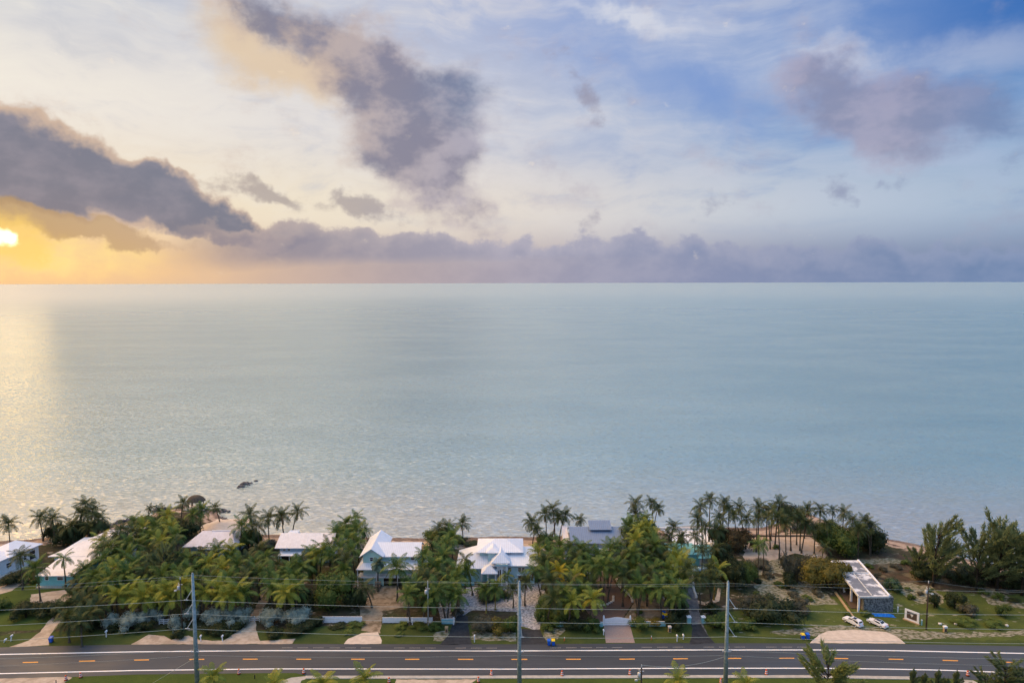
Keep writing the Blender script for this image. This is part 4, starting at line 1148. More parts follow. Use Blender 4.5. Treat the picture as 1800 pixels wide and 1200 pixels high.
# turquoise cottage with white roof
o = new_thing('cottage', 'turquoise cottage with a long white low pitched roof at the left', 'house', G(66, 1032))
box('wall', 0.2, 9.6, 0.8, 14.0, 0, 3.2, M['turq'], o)
mesh_of('roof', [(-0.4, 0.0, 3.35), (9.9, 0.0, 3.35), (10.6, 10.5, 4.6), (-0.1, 10.5, 4.6), (-0.4, 0.0, 3.15), (9.9, 0.0, 3.15), (10.6, 10.5, 4.4), (-0.1, 10.5, 4.4)], BOXF, M['roof_warm'], o)
box('wall', -3.4, 16.0, 12.5, 27.0, 0, 4.2, M['whitewall'], o)
mesh_of('roof', [(-4.0, 10.6, 4.65), (16.6, 10.6, 4.65), (15.5, 30.0, 6.6), (4.5, 28.0, 6.4), (-4.0, 10.6, 4.45), (16.6, 10.6, 4.45), (15.5, 30.0, 6.4), (4.5, 28.0, 6.2)], BOXF, M['roof_warm'], o)
box('roof_coping', 6.5, 15.6, 29.8, 30.2, 6.4, 6.9, M['blue2'], o)
window(o, 6.0, 1.8, 0.8, 1.6, 0.9); window(o, 2.2, 1.8, 0.8, 0.9, 0.9); window(o, 2.8, 1.2, 9.6, 1.2, 1.2, 'r')
railing(o, 0.0, 9.4, -0.4, 0.0, 12, 1.2, M['tealwall'])
box('patio', -0.2, 9.8, -0.5, 0.8, 0.0, 0.15, M['concrete'], o)

# derelict flat roofed building at the right
o = new_thing('derelict_building', 'derelict open flat roofed building with stained white slab and rough stone end wall', 'building', G(1520, 1076))
# the slab runs away from the road, leaning left in plan
def sk(x, y): return (x + y * 0.15, y)
SL = 23.0
def skbox(name, x0, x1, y0, y1, z0, z1, m):
    pts = [sk(x0, y0), sk(x1, y0), sk(x1, y1), sk(x0, y1)]
    return mesh_of(name, [(p_[0], p_[1], z0) for p_ in pts] + [(p_[0], p_[1], z1) for p_ in pts], BOXF, m, o)
skbox('roof_slab', -1.5, 6.0, 0.2, SL, 4.0, 4.3, M['stainwhite'])
skbox('roof_edge', 6.01, 6.5, 0.2, SL, 4.0, 4.55, M['white']); skbox('roof_edge', -1.8, -1.51, 0.2, SL, 3.9, 4.4, M['offwhite'])
skbox('front_fascia', -1.5, 6.0, -0.1, 0.19, 3.9, 4.35, M['offwhite'])
skbox('stone_wall', -0.2, 7.4, 0.3, 2.0, 0, 3.89, M['stone'])
skbox('wall', 5.2, 6.0, 2.01, SL - 1, 0, 3.99, M['offwhite'])
skbox('floor_slab', -2.8, 5.2, 2.01, SL - 2, 0, 0.2, M['brown'])
skbox('kerb', -4.2, -3.6, -3.0, SL * .5, 0, 0.25, M['tan'])
for i, y in enumerate((0.0, 5.5, 11.0, 16.5)):
    skbox('column', -1.75, -1.25, y + 0.21, y + 0.7, 0, 3.88, M['white'])
skbox('roof_beam', -1.2, 5.9, 14.0, 14.3, 4.31, 4.5, M['offwhite']); skbox('roof_beam', 1.7, 1.95, 0.5, 13.9, 4.31, 4.42, M['offwhite'])


# thatched hut on the point
o = new_thing('thatched_hut', 'round thatched chickee hut on posts at the tip of the point', 'hut', G(345, 894))
bm = bmesh.new()
N = 14; rings = []
for r, z in ((3.55, 3.15), (3.4, 3.3), (2.7, 4.35), (1.6, 5.05), (0.5, 5.3)):
    rings.append([bm.verts.new((r * 1.02 * math.cos(2 * math.pi * k / N), r * 0.85 * math.sin(2 * math.pi * k / N), z + 0.06 * math.sin(k * 3.1))) for k in range(N)])
for a, b in zip(rings, rings[1:]):
    for k in range(N): bm.faces.new((a[k], a[(k + 1) % N], b[(k + 1) % N], b[k]))
bm.faces.new(rings[-1]); bm.faces.new(rings[0][::-1])
linkobj('roof', finish(bm, 'roof', M['thatch'], True), o)
for a in range(6):
    x, y = 2.7 * math.cos(a * 1.047 + .3), 2.2 * math.sin(a * 1.047 + .3)
    box('post', x - .12, x + .12, y - .12, y + .12, -0.4, 3.4, M['wood'], o)
box('deck', -3.6, 4.4, -3.0, 2.6, 0.5, 0.75, M['offwhite'], o)
railing(o, -3.6, 4.4, -2.9, 0.75, 14, 0.95, M['wood'])
def rock(parent, loc, s, material, rnd):
    bm = bmesh.new(); bmesh.ops.create_icosphere(bm, subdivisions=1, radius=1)
    for v in bm.verts: v.co = Vector((v.co.x * s[0] * rnd.uniform(.75, 1.2), v.co.y * s[1] * rnd.uniform(.75, 1.2), v.co.z * s[2] * rnd.uniform(.7, 1.15)))
    o_ = linkobj('rock', finish(bm, 'rock', material), parent); o_.location = loc; o_.rotation_euler = (0, 0, rnd.uniform(0, 3))
    return o_
def rocks(name, label, line, n, s, material, spread=1.2, seed=1, cat='rocks'):
    rnd = random.Random(seed)
    pts = [G(x, y, -0.4) for x, y in line]
    root = new_thing(name, label, cat, pts[0])
    seg = [(b - a).length for a, b in zip(pts, pts[1:])]; tot = sum(seg)
    for i in range(n):
        d = tot * (i + rnd.random()) / n; k = 0
        while k < len(seg) - 1 and d > seg[k]: d -= seg[k]; k += 1
        p_ = pts[k].lerp(pts[k + 1], d / seg[k]) + Vector((rnd.uniform(-spread, spread), rnd.uniform(-spread, spread), rnd.uniform(-.1, .3))) - pts[0]
        q = s * rnd.uniform(.6, 1.35)
        rock(root, p_, (q, q * .8, q * .6), material, rnd)
    return root
rocks('rock_jetty', 'curved dark rock jetty by the small sandy inlet at the left', [(188, 933), (198, 921), (212, 915), (232, 913), (246, 916)], 44, 0.9, M['rock'], 1.0, 1)
rocks('rock_wall', 'straight dark rock revetment on the shore left of the thatched hut', [(268, 897), (285, 895), (300, 894), (320, 894)], 40, 0.9, M['rock'], 0.8, 2)
rocks('rock_spit', 'small dark rocks at the water edge right of the thatched hut', [(378, 897), (390, 898), (400, 898)], 18, 1.0, M['rock'], 0.9, 3)
rocks('rock_edge', 'dark rubble edging the pale mound right of the thatched hut', [(386, 908), (396, 912), (406, 920), (414, 929)], 34, 0.55, M['rock'], 0.5, 4)
for i, (px, py, s, lab) in enumerate([(431, 850, 2.0, 'large dark rock breaking the sea surface offshore, right one'), (424, 855, 1.6, 'dark rock left of the large one breaking the sea surface offshore'), (441, 849, .9, 'small dark rock just right of the large offshore one'),
        (450, 845, .9, 'farthest right small rock of the offshore group'), (419, 857, .7, 'small rock at the left end of the offshore group'), (437, 852, .7, 'tiny rock between the large and the small offshore rocks')]):
    bm = bmesh.new(); bmesh.ops.create_icosphere(bm, subdivisions=2, radius=1); rr_ = random.Random(i)
    for v in bm.verts: v.co = Vector((v.co.x * s * rr_.uniform(.8, 1.15), v.co.y * s * .8 * rr_.uniform(.8, 1.15), v.co.z * s * .55 * rr_.uniform(.8, 1.15)))
    q = linkobj('offshore_rock', finish(bm, 'rock', M['rock'])); q.location = G(px, py, -0.45); tag(q, lab, 'rock')
# pale mound behind the rubble edge
bm = bmesh.new(); bmesh.ops.create_grid(bm, x_segments=12, y_segments=10, size=1); rr_ = random.Random(4)
for v in bm.verts:
    r = min(1.0, v.co.length); v.co = Vector((v.co.x * 8.0, v.co.y * 9.0, max(-0.6, 1.3 * (1 - r * r)) + rr_.uniform(-.08, .08) - 0.25))
q = linkobj('mound', finish(bm, 'mound', M['palesand'], True)); q.location = G(388, 926, 0); q['kind'] = 'structure'

# ------------------------------------------------------------------ fences, gate, walls
def wall_run(name, label, p0, p1, h, th, material, cat='wall', cap=True, post=None):
    a = G(*p0); b = G(*p1)
    o = new_thing(name, label, cat, a, math.atan2(b.y - a.y, b.x - a.x))
    L = (b - a).length
    n = max(1, int(round(L / 2.4)))
    for i in range(n):
        box('panel', i * L / n + (0.08 if post else 0), (i + 1) * L / n - (0.08 if post else 0.02), -th / 2, th / 2, 0.05, h, material, o)
    if post:
        for i in range(n + 1): box('post', i * L / n - .08, i * L / n + .08, -th / 2 - .04, th / 2 + .04, 0, h + .12, post, o)
    if cap: box('rail', 0, L, -th / 2 - .02, th / 2 + .02, h, h + .08, M['white'], o)
    return o
wall_run('white_fence', 'white solid roadside fence left of the sandy yard, torn by creepers', (568, 1094), (636, 1094), 1.55, 0.12, M['white'], 'fence', post=M['white'])
wall_run('white_fence', 'white solid roadside fence right of the sandy yard', (673, 1094), (760, 1094), 1.35, 0.12, M['white'], 'fence', post=M['white'])
wall_run('garden_wall', 'teal garden wall hidden in the hedge left of the white gate', (978, 1101), (1060, 1101), 1.2, 0.2, M['tealwall'])
wall_run('garden_wall', 'teal garden wall in the hedge right of the white gate', (1109, 1100), (1170, 1100), 1.2, 0.2, M['tealwall'])
wall_run('garden_wall', 'short teal wall piece beside the left mouth of the gravel court', (776, 1096), (800, 1096), 1.3, 0.2, M['tealwall'])
o = new_thing('entrance_gate', 'white solid double gate with an arched top between two posts', 'gate', G(1063, 1098.5))
gw = (G(1106, 1098.5) - G(1063, 1098.5)).length
n = 12
for i in range(n):
    x0 = i * gw / n; x1 = (i + 1) * gw / n
    arch = lambda x: 1.75 + 0.38 * (0.5 - 0.5 * math.cos(2 * math.pi * x / gw))
    mesh_of('board', [(x0 + .01, -.05, .08), (x1 - .01, -.05, .08), (x1 - .01, .05, .08), (x0 + .01, .05, .08), (x0 + .01, -.05, arch(x0)), (x1 - .01, -.05, arch(x1)), (x1 - .01, .05, arch(x1)), (x0 + .01, .05, arch(x0))], BOXF, M['white'], o)
for x in (-.25, gw + .25):
    pz = box('gate_post', x - .2, x + .2, -.2, .2, 0, 2.3, M['white'], o); box('finial', x - .12, x + .12, -.12, .12, 2.3, 2.6, M['white'], pz)
for px, side in ((1211, 'left'), (1236, 'right')):
    o = new_thing('gate_pillar', 'pale teal gate pillar with a white lamp on the %s of the stone lined driveway' % side, 'pillar', G(px, 1094))
    box('shaft', -.45, .45, -.45, .45, 0, 1.5, M['tealwall'], o); box('cap', -.55, .55, -.55, .55, 1.5, 1.65, M['white'], o); box('lamp', -.14, .14, -.14, .14, 1.65, 2.0, M['white'], o)
for px, side in ((798, 'left'), (916, 'right')):
    o = new_thing('gate_pillar', 'slim white and blue gate pillar at the %s mouth of the gravel court' % side, 'pillar', G(px, 1097))
    box('shaft', -.22, .22, -.22, .22, 0, 1.7, M['whitewall'], o); box('cap', -.3, .3, -.3, .3, 1.7, 1.8, M['white'], o)
def guard(label, px0, px1, py):
    a = G(px0, py); b = G(px1, py); L = (b - a).length
    o = new_thing('rail_gate', label, 'gate', a)
    for i in range(3): box('rail', 0, L, -.04, .04, 0.35 + i * .42, 0.5 + i * .42, M['whitewall'], o)
    for i in range(4): box('post', i * L / 3 - .07, i * L / 3 + .07, -.07, .07, 0, 1.5, M['whitewall'], o)
guard('low pale rail gate among the silver bushes left of the steel pole', 280, 304, 1097)
guard('pale rail gate closing the sandy gateway between the silver hedges', 430, 456, 1092)
# white stones lining the driveway
def stones(label, pts, seed):
    rnd = random.Random(seed); root = new_thing('stone_edging', label, 'stones', G(*pts[0]))
    b0 = G(*pts[0])
    q = []
    for a, b in zip(pts, pts[1:]):
        A_, B_ = G(*a), G(*b); k = max(2, int((B_ - A_).length / 0.75))
        q += [A_.lerp(B_, i / k) for i in range(k)]
    for p_ in q: rock(root, p_ - b0 + Vector((0, 0, .15)), (.42, .42, .30), M['palerock'], rnd)
stones('row of white stones along the left side of the narrow driveway', [(1197, 1056), (1197, 1040), (1195, 1024), (1190, 1006), (1180, 992), (1172, 984)], 1)
stones('row of white stones along the right side of the narrow driveway', [(1224, 1050), (1219, 1034), (1217, 1016), (1219, 1002), (1228, 998), (1240, 996)], 2)
stones('curb of pale stones round the planting ring in the brick yard', [(1038, 1052), (1044, 1060), (1056, 1064), (1068, 1062), (1078, 1056), (1078, 1046)], 3)
stones('curved pale stone curb at the right of the brick yard', [(1084, 1018), (1088, 1030), (1100, 1040), (1110, 1050), (1112, 1060)], 4)
for i, (px, py) in enumerate([(1652, 1097), (1680, 1097), (1741, 1099), (1770, 1100)]):
    q = new_thing('boulder', ['white boulder left of the white topped meter box', 'white boulder right of the white topped meter box', 'white boulder between the two spreading bright bushes', 'white boulder beside the right spreading bright bush'][i], 'boulder', G(px, py))
    rr_ = random.Random(i); rock(q, Vector((0, 0, .2)), (.5, .45, .35), M['palerock'], rr_)

# ------------------------------------------------------------------ steel poles and wires
def cyl(name, r0, r1, z0, z1, material, parent, n=12, x=0, y=0):
    bm = bmesh.new(); tubes(bm, [Vector((x, y, z0)), Vector((x, y, z1))], [r0, r1], n)
    return linkobj(name, finish(bm, name, material, True), parent)
def zat(px, py, Y): return S(px, py, Y).z
POLES = [
 # base px, base py, top py, arms: list of (px, py, side)
 ((347, 1207), (338, 1008), [1077, 1103, 1053], -1, 'left steel power pole with brackets, by the silver hedges'),
 ((913, 1209), (911, 1022), [1067, 1092, 1118], 1, 'middle steel power pole in front of the big blue house'),
 ((1275, 1209), (1284, 1022), [1068, 1092, 1117], 1, 'right steel power pole with pale braces beside the dark trees'),
]
ATT = []
for (bx, by), (tx, ty), arms, side, lab in POLES:
    b = G(bx, by)
    o = new_thing('power_pole', lab, 'power pole', b, 0, 'steel power poles along the road')
    H = zat(tx, ty, b.y)
    cyl('shaft', 0.50, 0.26, 0, H, M['steel'], o, 12)
    bm = bmesh.new(); tubes(bm, [Vector((0, 0, H)), Vector((0, 0, H + .25))], [0.27, 0.12], 10)
    linkobj('pole_cap', finish(bm, 'cap', M['steel'], True), o)
    att = []
    sx = side
    for ay in arms:
        z = zat(bx, ay, b.y)
        ax = sx * (0.9 if 'left' in lab else 1.0)
        if 'middle' in lab: ax = 0.35
        bm = bmesh.new(); tubes(bm, [Vector((sx * .3, 0, z + 2.0)), Vector((ax * 1.6, -.25, z + .1))], [0.09, 0.07], 6)
        ar = linkobj('bracket', finish(bm, 'bracket', M['offwhite']), o)
        bm = bmesh.new(); tubes(bm, [Vector((ax * 1.6 - .45, -.25, z)), Vector((ax * 1.6 + .45, -.25, z))], [0.09, 0.09], 6)
        linkobj('insulator', finish(bm, 'insulator', M['offwhite']), ar)
        att.append(Vector((b.x + ax * 1.6, b.y - .25, z)))
    z = zat(bx, 1143, b.y)
    boxes('crossbar', [(-.9, .9, -.4, -.28, z - .06, z + .06), (-.86, -.76, -.42, -.3, z, z + .4), (.76, .86, -.42, -.3, z, z + .4)], M['offwhite'], o)
    att.sort(key=lambda v: -v.z)
    ATT.append([Vector((b.x, b.y, H - .3))] + att + [Vector((b.x - .8, b.y - .35, z + .4)), Vector((b.x + .5, b.y + .2, zat(bx, 1152, b.y)))])
def virtual(px, ys, Y): return [S(px, y, Y) for y in ys]
L0 = virtual(-200, [1042, 1078, 1107, 1134, 1162, 1176], 133.0)
R0 = virtual(1950, [1041, 1080, 1106, 1131, 1159, 1172], 133.0)
NM = ['overhead shield wire', 'highest conductor', 'middle conductor', 'lowest conductor of the three', 'distribution wire above the road', 'thin cable low across the road']
rows3 = [L0] + ATT + [R0]
for k in range(6):
    bm = bmesh.new(); pts = []
    for A_, B_ in zip(rows3, rows3[1:]):
        a, b = A_[k], B_[k]; span = (b - a).length
        for i in range(12):
            t = i / 12; p_ = a.lerp(b, t); p_.z -= 4 * t * (1 - t) * span * 0.006
            pts.append(p_)
    pts.append(rows3[-1][k])
    r = [0.02, 0.036, 0.036, 0.036, 0.024, 0.018][k]
    tubes(bm, pts, [r] * len(pts), 5)
    q = linkobj('power_line', finish(bm, 'power_line', M['wire'])); tag(q, '%s strung between the steel poles' % NM[k], 'power line')
# wooden and concrete distribution poles
def wpole(lab, bx, by, ty, material, r=0.16, trans=None, lamp=None):
    b = G(bx, by); o = new_thing('utility_pole', lab, 'utility pole', b)
    H = zat(bx, ty, b.y)
    cyl('shaft', r * 1.2, r * .8, 0, H, material, o, 8)
    boxes('insulator', [(-.08, .08, -.08, .08, H, H + .55)], M['offwhite'], o)
    if trans is not None:
        cyl('transformer', .32, .32, H - trans - .9, H - trans, M['offwhite'], o, 10, -.5, 0)
        boxes('fuse_bracket', [(-.5, .5, -.06, .06, H - trans + .3, H - trans + .42), (-.52, -.42, -.07, .07, H - trans + .42, H - trans + .8)], M['offwhite'], o)
    if lamp is not None:
        boxes('lamp_arm', [(min(0, lamp), max(0, lamp), -.04, .04, H - 2.6, H - 2.5)], M['offwhite'], o)
        boxes('lamp_head', [(lamp - .45, lamp + .1, -.16, .16, H - 2.9, H - 2.62)], M['offwhite'], o)
    return Vector((b.x, b.y, H + .5))
p1 = wpole('thin dark pole with a transformer and lamp among palms left of the left steel pole', 321, 1112, 1018, M['polewood'], .14, 1.6, -1.1)
p2 = wpole('thin pale concrete pole with a transformer right of the right white fence', 753, 1107, 1024, M['greypole'], .14, 1.8)
p3 = wpole('brown wooden pole with a transformer and lamp in the grass at the right', 1628, 1106, 1024, M['polewood'], .17, 1.8, 1.2)
p4 = wpole('dark pole with a large pale transformer at the bottom edge of the photo', 1127, 1222, 1172, M['polewood'], .17, 1.2, -0.9)
for a, b, lab in ((p1, p2, 'thin sagging wire from the left dark pole to the pale concrete pole'), (p2, p3, 'thin sagging wire from the pale concrete pole to the brown wooden pole'), (virtual(-150, [1036], 165)[0], p1, 'thin sagging wire entering from the left edge to the dark pole'), (p3, virtual(1900, [1034], 165)[0], 'thin sagging wire leaving the brown wooden pole to the right edge')):
    bm = bmesh.new(); pts = []
    for i in range(25):
        t = i / 24; p_ = a.lerp(b, t); p_.z -= 4 * t * (1 - t) * 1.3; pts.append(p_)
    tubes(bm, pts, [0.014] * 25, 4); q = linkobj('service_wire', finish(bm, 'service_wire', M['wire'])); tag(q, lab, 'power line')
bm = bmesh.new(); a = ATT[0][5]; b = G(268, 1200)
tubes(bm, [a, b], [0.025, 0.025], 4); q = linkobj('guy_wire', finish(bm, 'guy_wire', M['wire'])); tag(q, 'thin guy wire slanting down left from the left steel pole to the grass', 'wire')
bm = bmesh.new(); a = ATT[2][5]; pts = [a.lerp(p4, i / 12) + Vector((0, 0, -4 * (i / 12) * (1 - i / 12) * 1.2)) for i in range(13)]
tubes(bm, pts, [0.03] * 13, 4); q = linkobj('service_wire', finish(bm, 'service_wire', M['wire'])); tag(q, 'sagging wire over the road from the right steel pole to the dark bottom pole', 'power line')

# ------------------------------------------------------------------ street furniture
def drum(px, py, lab):
    o = new_thing('construction_barrel', lab, 'traffic barrel', G(px, py), random.Random(px).uniform(0, 3), 'orange construction barrels along the near road edge')
    cyl('base', .38, .36, 0, .12, M['black'], o, 12)
    zs = [.12, .34, .52, .72, .90, 1.12]
    for i in range(5):
        r = .31 - .03 * i
        cyl('stripe' if i % 2 else 'body', r + .01, r - .01, zs[i], zs[i + 1], M['white'] if i % 2 else M['orange'], o, 12)
    cyl('handle', .10, .10, 1.12, 1.2, M['orange'], o, 8)
DR = [(116, 1195, 'orange barrel on the sandy patch at the far left, lower one'), (142, 1190, 'orange barrel at the road edge just above the far left one'), (420, 1184, 'orange barrel at the grass edge right of the left steel pole'),
      (534, 1183, 'orange barrel where the near shoulder widens'), (650, 1187, 'orange barrel behind the palm tops at the bottom'), (684, 1199, 'orange barrel on the grass left of the sandy bottom patch'), (841, 1198, 'orange barrel at the dark corner of the sandy bottom patch'),
      (864, 1186, 'orange barrel on the shoulder left of the middle steel pole'), (988, 1187, 'orange barrel on the shoulder right of the middle steel pole'), (1107, 1185, 'orange barrel beside the dark bottom pole'), (1267, 1200, 'orange barrel in the grass just left of the right steel pole'),
      (1347, 1185, 'orange barrel on the shoulder right of the right steel pole'), (1701, 1187, 'orange barrel on the shoulder among the bottom right trees')]
for px, py, lab in DR: drum(px, py, lab)
def bin_(px, py, lid, lab, s=1.0):
    o = new_thing('wheelie_bin', lab, 'bin', G(px, py))
    mesh_of('body', [(-.26, -.28, .08), (.26, -.28, .08), (.26, .26, .08), (-.26, .26, .08), (-.34, -.38, 1.0), (.34, -.38, 1.0), (.34, .36, 1.0), (-.34, .36, 1.0)], BOXF, M['bluep'], o)
    mesh_of('lid', [(-.37, -.42, 1.0), (.37, -.42, 1.0), (.37, .4, 1.02), (-.37, .4, 1.02), (-.33, -.36, 1.08), (.33, -.36, 1.08), (.33, .4, 1.18), (-.33, .4, 1.18)], BOXF, lid, o)
    for x in (-.3, .3): 
        bm = bmesh.new(); tubes(bm, [Vector((x - .04, .3, .12)), Vector((x + .04, .3, .12))], [.12, .12], 8); linkobj('wheel', finish(bm, 'wheel', M['black']), o)
    o.scale = (1.15, 1.15, 1.15)
bin_(90, 1128, M['bluep'], 'blue bin beside the sandy driveway at the far left')
bin_(965, 1133, M['bluep'], 'all blue bin of the pair at the road edge right of the asphalt drive')
bin_(972.5, 1133, M['yellowp'], 'yellow lidded bin of the pair at the road edge right of the asphalt drive')
bin_(1411, 1122.5, M['yellowp'], 'yellow lidded bin of the pair left of the sand parking patch')
bin_(1419.5, 1122, M['bluep'], 'all blue bin of the pair left of the sand parking patch')
bin_(1164, 1086, M['yellowp'], 'left yellow lidded bin behind the teal wall by the kayak')
bin_(1170, 1087.5, M['yellowp'], 'right yellow lidded bin behind the teal wall by the kayak')
bin_(1167, 1083, M['bluep'], 'blue lidded bin behind the two yellow lidded ones by the kayak')
def mailbox(px, py, lab, h=1.1, m=None, lean=0):
    m = m or M['white']
    o = new_thing('mailbox', lab, 'mailbox', G(px, py)); o.rotation_euler = (0, R(lean), 0)
    box('post', -.09, .09, -.09, .09, 0, h, m, o)
    vs = []; n = 8
    for y in (-.32, .32):
        vs += [(-.17, y, h), (.17, y, h)] + [(.17 * math.cos(math.pi * k / n), y, h + .2 + .17 * math.sin(math.pi * k / n)) for k in range(n + 1)]
    k = n + 3
    fs = [tuple(range(k)), tuple(range(2 * k - 1, k - 1, -1))] + [(i, (i + 1) % k, k + (i + 1) % k, k + i) for i in range(k)]
    mesh_of('box', vs, fs, m, o)
mailbox(19, 1126, 'larger leaning white mailbox on the lawn left of the sandy driveway', 1.2, lean=12)
mailbox(7, 1128, 'smaller tilted white mailbox near the left edge', .6, lean=30)
mailbox(187, 1119, 'slim white mailbox on the verge below the silver bushes', 1.3)
mailbox(353, 1126, 'white mailbox just right of the left steel pole')
mailbox(391, 1126, 'white mailbox at the left of the sandy gateway')
mailbox(834, 1128, 'slim white mailbox right of the patched asphalt drive', 1.4)
mailbox(1190, 1127, 'white mailbox left of the narrow asphalt drive', 1.3)
mailbox(1201, 1123, 'second white mailbox beside the narrow asphalt drive', .9)
mailbox(1061, 1115, 'white ornate mailbox at the left edge of the paved drive', 1.0)
mailbox(725, 1099, 'white meter post before the right white fence', 1.2)
def cab(px, py, lab, top=None):
    o = new_thing('utility_box', lab, 'utility box', G(px, py))
    box('cabinet', -.35, .35, -.3, .3, 0, 1.15, M['tan'], o); box('lid', -.4, .4, -.35, .35, 1.15, 1.5, top or M['tan'], o); box('door', -.25, .25, -.33, -.301, .2, 1.0, M['brown'], o)
cab(785, 1111, 'tan utility box at the left of the patched asphalt drive')
cab(1177, 1110, 'tan utility box in front of the dark bush by the teal wall', M['palerock'])
cab(1661, 1110, 'tan meter box with a white top in the right grass', M['white'])
def delin(px, py, lab):
    o = new_thing('marker_post', lab, 'marker post', G(px, py))
    cyl('stem', .09, .08, 0, .75, M['orange'], o, 8); cyl('band', .095, .095, .75, 1.0, M['white'], o, 8)
delin(992, 1126, 'orange marker post with white band right of the blue bins'); delin(1145, 1124, 'orange marker post with white band right of the paved drive')
o = new_thing('marker_post', 'thin grey post on the sandy patch at the bottom left', 'marker post', G(99, 1205)); box('stem', -.07, .07, -.07, .07, 0, 1.3, M['wood'], o); box('cap', -.08, .08, -.08, .08, 1.3, 1.36, M['wood'], o)
o = new_thing('marker_post', 'short dark post in the near grass right of the left steel pole', 'marker post', G(448, 1192)); box('stem', -.08, .08, -.08, .08, 0, .9, M['dark'], o); box('cap', -.09, .09, -.09, .09, .9, .96, M['dark'], o)
for px, py, lab in ((1578, 1075, 'thin white post right of the stone end wall'), (1620, 1098, 'thin green post between the white sign and the wooden pole'), (1435, 990, 'white post at the edge of the scrub by the little palm')):
    o = new_thing('marker_post', lab, 'marker post', G(px, py)); mt_ = M['tealwall'] if px == 1620 else M['white']; hh = 2.4 if px == 1435 else 1.2
    box('stem', -.1, .1, -.1, .1, 0, hh, mt_, o); box('cap', -.14, .14, -.14, .14, hh, hh + .2, M['white'], o)
# white framed sign with a dark picture panel
o = new_thing('roadside_sign', 'leaning white framed sign with a dark panel and pale emblem in the grass', 'sign', G(1590, 1088), math.atan2(-3.2, 2.3))
Ls = 3.4
boxes('frame', [(0, Ls, -.1, .1, .25, .7), (0, Ls, -.1, .1, 2.5, 2.95), (0, .5, -.1, .1, .7, 2.5), (Ls - .5, Ls, -.1, .1, .7, 2.5)], M['white'], o)
pn_ = box('panel', .5, Ls - .5, -.04, .04, .7, 2.5, M['brown'], o)
mesh_of('emblem', [(1.35, -.055, 1.9), (1.7, -.055, 1.2), (2.05, -.055, 1.9), (1.88, -.055, 2.1), (1.7, -.055, 1.92), (1.52, -.055, 2.1)] + [(1.35, -.041, 1.9), (1.7, -.041, 1.2), (2.05, -.041, 1.9), (1.88, -.041, 2.1), (1.7, -.041, 1.92), (1.52, -.041, 2.1)],
        [(0, 1, 2, 3, 4, 5), (11, 10, 9, 8, 7, 6)] + [(i, (i + 1) % 6, 6 + (i + 1) % 6, 6 + i) for i in range(6)], M['offwhite'], pn_)
box('plinth', -.3, Ls + .2, -.35, .35, 0, .25, M['tan'], o)
# blue tarp heap
bm = bmesh.new(); bmesh.ops.create_grid(bm, x_segments=16, y_segments=8, size=1); rr_ = random.Random(9)
for v in bm.verts:
    r = max(abs(v.co.x) ** 1.5, abs(v.co.y)); v.co = Vector((v.co.x * 2.5 * (1 + .06 * math.sin(v.co.y * 5)), v.co.y * .95 - v.co.x * .35, .05 + .5 * (1 - r) * rr_.uniform(.5, 1.2) + .05 * rr_.random()))
q = linkobj('blue_tarp', finish(bm, 'tarp', M['tarp'])); q.location = G(1553, 1081); tag(q, 'crumpled bright blue tarp on the grass in front of the derelict building', 'tarp')
# kayak leaning under the palms
bm = bmesh.new(); rings = []
for i in range(11):
    t = i / 10; w = .42 * math.sin(math.pi * t) ** .6 + .02
    rings.append([bm.verts.new((w * math.cos(a * math.pi / 4), -2.1 + 4.2 * t, .25 + .22 * math.sin(a * math.pi / 4) * (w / .42) + (.18 * (2 * t - 1) ** 4))) for a in range(8)])
for a, b in zip(rings, rings[1:]):
    for k in range(8): bm.faces.new((a[k], a[(k + 1) % 8], b[(k + 1) % 8], b[k]))
bm.faces.new(rings[-1]); bm.faces.new(rings[0][::-1])
o = new_thing('kayak', 'pale blue kayak lying under a palm right of the sandy yard', 'kayak', G(1171, 1056), R(14))
linkobj('hull', finish(bm, 'hull', M['whitewall'], True), o); box('cockpit', -.2, .2, -.4, .5, .42, .50, M['blue'], o)
# round table umbrella in the brick yard
o = new_thing('patio_umbrella', 'small round white patio umbrella among the palms of the brick yard', 'umbrella', G(1032, 1020))
cyl('pole', .05, .05, 0, 2.5, M['white'], o, 6)
bm = bmesh.new(); tubes(bm, [Vector((0, 0, 2.25)), Vector((0, 0, 2.7))], [1.0, .12], 10); linkobj('canopy', finish(bm, 'canopy', M['white']), o)
# white rounded car port bonnet by the turquoise drive
o = new_thing('covered_boat', 'small boat under a pale blue cover beside the turquoise house', 'boat', G(1232, 1002), R(8))
bm = bmesh.new(); rings = []
for i in range(9):
    t = i / 8; w = .95 * (1 - t ** 3 * .85)
    rings.append([bm.verts.new((-2.6 + 5.2 * t, w * math.cos(a * math.pi / 5), .35 + .75 * math.sin(a * math.pi / 5) * (1 - .25 * t))) for a in range(6)])
for a, b in zip(rings, rings[1:]):
    for k in range(5): bm.faces.new((a[k], a[k + 1], b[k + 1], b[k]))
bm.faces.new(rings[0]); bm.faces.new(rings[-1][::-1])
linkobj('cover', finish(bm, 'cover', M['blue2'], True), o); box('trailer', -2.4, 2.0, -.7, .7, .1, .34, M['whitewall'], o)
